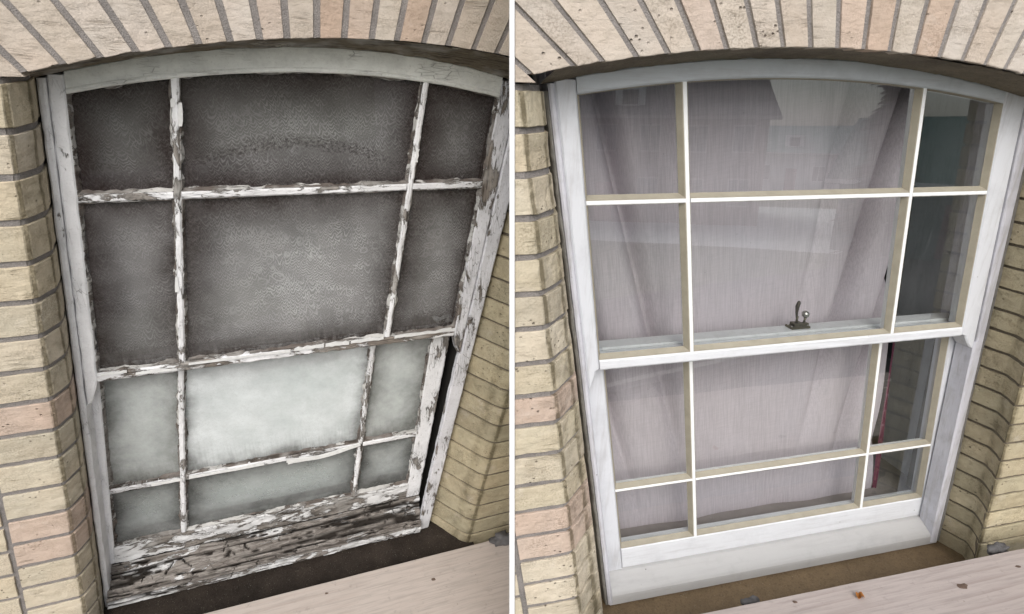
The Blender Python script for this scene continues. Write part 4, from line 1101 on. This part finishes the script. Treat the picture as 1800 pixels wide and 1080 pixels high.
box(R, 'base_plate', 0.538, 0.592, lkv, lkv + 0.006, -0.088, -0.062, BRASS, lk)
for (a_, b_) in ((0.542, -0.068), (0.588, -0.068), (0.542, -0.082), (0.588, -0.082)):
    tube(R, 'screw', [(a_, lkv + 0.0055, b_), (a_, lkv + 0.0078, b_)], [0.0026, 0.0016], STEEL, lk, seg=8)
box(R, 'keeper', 0.577, 0.592, lkv + 0.006, lkv + 0.012, -0.080, -0.068, BRASS, lk)
box(R, 'catch', 0.548, 0.575, lkv + 0.006, lkv + 0.014, -0.084, -0.066, BRASS, lk)
tube(R, 'post', [(0.562, lkv + 0.012, -0.076), (0.562, lkv + 0.022, -0.076), (0.563, lkv + 0.03, -0.076)], [0.004, 0.0028, 0.0035], BRASS, lk)
tube(R, 'lever', [(0.561, lkv + 0.026, -0.076), (0.561, lkv + 0.04, -0.077), (0.563, lkv + 0.055, -0.078), (0.567, lkv + 0.066, -0.078), (0.568, lkv + 0.070, -0.078)], [0.0025, 0.0034, 0.005, 0.0045, 0.002], mat_plain('dark_iron', (0.10, 0.085, 0.07), 0.5, 80, 0.5, 0.3, 0.7), lk)
tube(R, 'knob_stem', [(0.580, lkv + 0.004, -0.074), (0.583, lkv + 0.018, -0.074), (0.585, lkv + 0.026, -0.074)], [0.0035, 0.0025, 0.0035], BRASS, lk)
sp = []
for i in range(9):
    a = math.pi * i / 8; sp.append((0.585, lkv + 0.034 - 0.0095 * math.cos(a), -0.074))
tube(R, 'ball_knob', sp, [max(0.0004, 0.0095 * math.sin(math.pi * i / 8)) for i in range(9)], STEEL, lk, seg=16)

# dim rooms behind both windows
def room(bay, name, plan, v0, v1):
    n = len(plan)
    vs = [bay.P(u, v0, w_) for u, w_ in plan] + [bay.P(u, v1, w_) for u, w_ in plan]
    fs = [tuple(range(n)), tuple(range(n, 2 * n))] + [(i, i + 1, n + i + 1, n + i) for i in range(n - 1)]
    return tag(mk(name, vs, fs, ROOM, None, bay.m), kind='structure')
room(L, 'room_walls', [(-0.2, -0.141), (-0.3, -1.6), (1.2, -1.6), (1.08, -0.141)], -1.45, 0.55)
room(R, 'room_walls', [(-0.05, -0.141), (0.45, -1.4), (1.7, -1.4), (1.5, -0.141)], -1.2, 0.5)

# dim furniture seen through the uncurtained right-hand panes
cab = thing('side_table', 'dim dark side table inside the room behind the uncurtained panes', 'table', R.m)
DARKWOOD = mat_plain('dark_wood', (0.07, 0.05, 0.04), 0.5, 30, 0.4, 0.2)
box(R, 'table_top', 1.0, 1.45, -0.80, -0.77, -0.85, -0.45, DARKWOOD, cab)
for (a, b) in ((1.02, -0.82), (1.41, -0.82), (1.02, -0.5), (1.41, -0.5)):
    box(R, 'leg', a, a + 0.03, -1.19, -0.801, b, b + 0.03, DARKWOOD, cab)
bk = box(R, 'book', 1.06, 1.26, -0.769, -0.745, -0.72, -0.52, mat_plain('white_cover', (0.6, 0.6, 0.6), 0.6, 20, 0.1, 0.1), None)
bk.matrix_world = R.m; tag(bk, 'white book on the dim table inside the room', 'book')

# ------------------------------------------------------------------ the street behind the camera, seen in the reflections
def flat(name, x0, x1, y0, y1, z, mat, kind='structure'):
    return tag(mk(name, [(x0, y0, z), (x1, y0, z), (x1, y1, z), (x0, y1, z)], [(0, 1, 2, 3)], mat), kind=kind)
GRASS = mat_plain('lawn', (0.07, 0.10, 0.035), 0.9, 3, 0.6, 0.3)
CONC = mat_plain('concrete', (0.36, 0.35, 0.33), 0.85, 4, 0.3, 0.2)
ASPH = mat_plain('asphalt', (0.045, 0.045, 0.046), 0.9, 8, 0.4, 0.3)
flat('ground', -150, 150, -150, 150, 0.0, GRASS)
flat('path', -6, 1.5, -4.2, 0.6, 0.006, CONC)
flat('road', -150, 150, -10.5, -5.5, 0.005, ASPH)
flat('driveway', 1.6, 40, -5.3, 2.0, 0.006, ASPH)
tag(mk('kerb', [(x, y, z) for z in (0.0, 0.12) for (x, y) in ((-150, -5.5), (150, -5.5), (150, -5.35), (-150, -5.35))], [(0, 1, 2, 3), (4, 5, 6, 7), (0, 1, 5, 4), (1, 2, 6, 5), (2, 3, 7, 6), (3, 0, 4, 7)], CONC), kind='structure')
SIDING = mat_wall_siding('pale_green_siding', (0.50, 0.58, 0.55))
SIDING2 = mat_wall_siding('white_siding', (0.66, 0.68, 0.68))
SHING = mat_shingle('green_shingles', (0.20, 0.34, 0.32))
TRIM = mat_plain('house_trim', (0.78, 0.78, 0.78), 0.6, 10, 0.1, 0.1)
HGL = mat_plain('house_window_glass', (0.03, 0.04, 0.045), 0.1, 10, 0.1, 0.0, 0.0, 0.5)
def house(label, loc, rz, wx, wy, hz, siding, roof=None, storeys=1, trim=None):
    TR = trim or TRIM
    m = Matrix.Translation(loc) @ Matrix.Rotation(rz, 4, 'Z')
    h = thing('house', label, 'house', m)
    def bx(name, a, b, mat, par=h):
        (x0, y0, z0), (x1, y1, z1) = a, b
        vs = [(x, y, z) for z in (z0, z1) for (x, y) in ((x0, y0), (x1, y0), (x1, y1), (x0, y1))]
        return mk(name, vs, [(0, 1, 2, 3), (4, 5, 6, 7), (0, 1, 5, 4), (1, 2, 6, 5), (2, 3, 7, 6), (3, 0, 4, 7)], mat, par)
    bx('wall', (-wx / 2, 0, 0), (wx / 2, wy, hz), siding)
    rh = 2.4; e = 0.45
    vs = [(-wx / 2 - e, -e, hz - 0.1), (wx / 2 + e, -e, hz - 0.1), (wx / 2 + e, wy / 2, hz + rh), (-wx / 2 - e, wy / 2, hz + rh), (-wx / 2 - e, wy + e, hz - 0.1), (wx / 2 + e, wy + e, hz - 0.1)]
    vs += [(x, y, z - 0.15) for x, y, z in vs]
    rf = mk('roof', vs, [(0, 1, 2, 3), (3, 2, 5, 4), (6, 7, 8, 9), (9, 8, 11, 10), (0, 1, 7, 6), (4, 5, 11, 10), (0, 3, 9, 6), (3, 4, 10, 9), (1, 2, 8, 7), (2, 5, 11, 8)], roof or SHING, h)
    bx('gutter', (-wx / 2 - e, -e - 0.12, hz - 0.22), (wx / 2 + e, -e - 0.002, hz - 0.06), TR)
    k_ = int(wx / 2.2)
    for i in range(k_):
        cx = -wx / 2 + (i + 0.5) * wx / k_
        if i == k_ // 2:
            d = bx('door', (cx - 0.45, -0.05, 0.1), (cx + 0.45, 0.001, 2.1), mat_plain('door_paint', (0.2, 0.05, 0.05), 0.5, 10, 0.1, 0.1)); bx('handle', (cx + 0.32, -0.09, 1.0), (cx + 0.38, -0.051, 1.12), BRASS, d)
        else:
            pass
        for st in range(storeys):
            if st == 0 and i == k_ // 2: continue
            zb = 1.0 + 2.7 * st
            f = bx('window', (cx - 0.55, -0.06, zb), (cx + 0.55, 0.001, zb + 1.4), TR)
            for sx in (-1, 1):
                bx('glass', (cx + (0.04 if sx > 0 else -0.48), -0.07, zb + 0.08), (cx + (0.48 if sx > 0 else -0.04), -0.0605, zb + 1.32), HGL, f)
    # dormer
    bx('dormer', (-0.8, 0.6, hz + 0.25), (0.8, wy / 2, hz + 1.5), TRIM); 
    dm = bx('window', (-0.5, 0.54, hz + 0.45), (0.5, 0.599, hz + 1.35), TRIM); bx('glass', (-0.42, 0.53, hz + 0.52), (0.42, 0.5395, hz + 1.28), HGL, dm)
    return h
def facing(az, d): return (0.5 + d * math.sin(math.radians(az)), 1 + d * math.cos(math.radians(az)), 0), math.radians(-az)
loc, rz = facing(111, 25); house('dark teal house with white window frames, at the right of the reflections', loc, rz, 10.5, 7, 2.9, mat_wall_siding('teal_siding', (0.05, 0.13, 0.125)), mat_shingle('teal_shingles', (0.07, 0.15, 0.14)))
loc, rz = facing(127, 58); house('distant white sided house with green roof, reflected in the gap between two houses', loc, rz, 16, 8, 3.6, SIDING2)
loc, rz = facing(142, 31); house('two storey dark brick house added to darken the reflections at the left over the mauve curtain', loc, rz, 14.0, 8, 5.6, mat_mortar('dark_house_brick', (0.14, 0.085, 0.07)), mat_shingle('slate_shingles', (0.07, 0.075, 0.085)), 2, mat_plain('dull_trim', (0.30, 0.28, 0.26), 0.7, 10, 0.1, 0.1))  # added out of view to put dark shapes into the pane reflections
fx, fy, _ = facing(134, 33)[0]
q = Matrix.Translation((fx, fy, 0.008)) @ Matrix.Rotation(math.radians(-134), 4, 'Z')
tag(mk('reflector_forecourt', [q @ Vector(p) for p in ((-16, -9, 0), (16, -9, 0), (16, 10, 0), (-16, 10, 0))], [(0, 1, 2, 3)], mat_plain('pale_concrete', (0.62, 0.66, 0.65), 0.8, 0.6, 0.2, 0.05)), kind='structure')  # unseen pale ground added to brighten the pane reflections
house('white sided house straight across the road from the old window', (-4.0, -19.5, 0), math.radians(180), 12, 7, 3.0, SIDING2)

NEEDLE = mat_plain('dark_conifer_needles', (0.030, 0.045, 0.024), 0.8, 3, 0.4, 0.0)
BARK = mat_plain('bark', (0.10, 0.075, 0.055), 0.9, 20, 0.5, 0.5)
def conifer(label, az, d, height, rad, seed):
    rr = random.Random(seed); (x, y, _), _r = facing(az, d)
    t = thing('conifer_tree', label, 'tree', Matrix.Translation((x, y, 0)))
    vs, fs = [], []
    for i in range(13):
        z = height * i / 12; r_ = 0.16 * (1 - i / 12.5)
        for s_ in range(8): vs.append((r_ * math.cos(s_ * math.pi / 4), r_ * math.sin(s_ * math.pi / 4), z))
    fs = [(i * 8 + s_, i * 8 + (s_ + 1) % 8, i * 8 + 8 + (s_ + 1) % 8, i * 8 + 8 + s_) for i in range(12) for s_ in range(8)]
    mk('trunk', vs, fs, BARK, t)
    vs, fs = [], []
    for i in range(2600):
        h = rr.random() ** 1.25; z = 0.5 + h * (height - 0.3); R_ = rad * (1 - h) ** 0.8 * (0.75 + 0.35 * math.sin(z * 7 + seed)) + 0.05
        a = rr.uniform(0, 2 * math.pi); q = R_ * math.sqrt(rr.uniform(0.15, 1.0))
        c = Vector((q * math.cos(a), q * math.sin(a), z - 0.25 * q))
        o1 = Vector((math.cos(a), math.sin(a), -0.35)) * rr.uniform(0.10, 0.2); o2 = Vector((-math.sin(a), math.cos(a), rr.uniform(-0.4, 0.4))) * rr.uniform(0.04, 0.09)
        b = len(vs); vs += [c - o1 - o2, c + o1 * 0.6 - o2, c + o1 * 1.4, c + o1 * 0.6 + o2, c - o1 + o2]; fs.append((b, b + 1, b + 2, b + 3, b + 4))
    mk('crown', vs, fs, NEEDLE, t)
conifer('narrow dark conifer reflected in the uncurtained panes beside the teal house', 119.5, 13, 7.2, 0.75, 1)
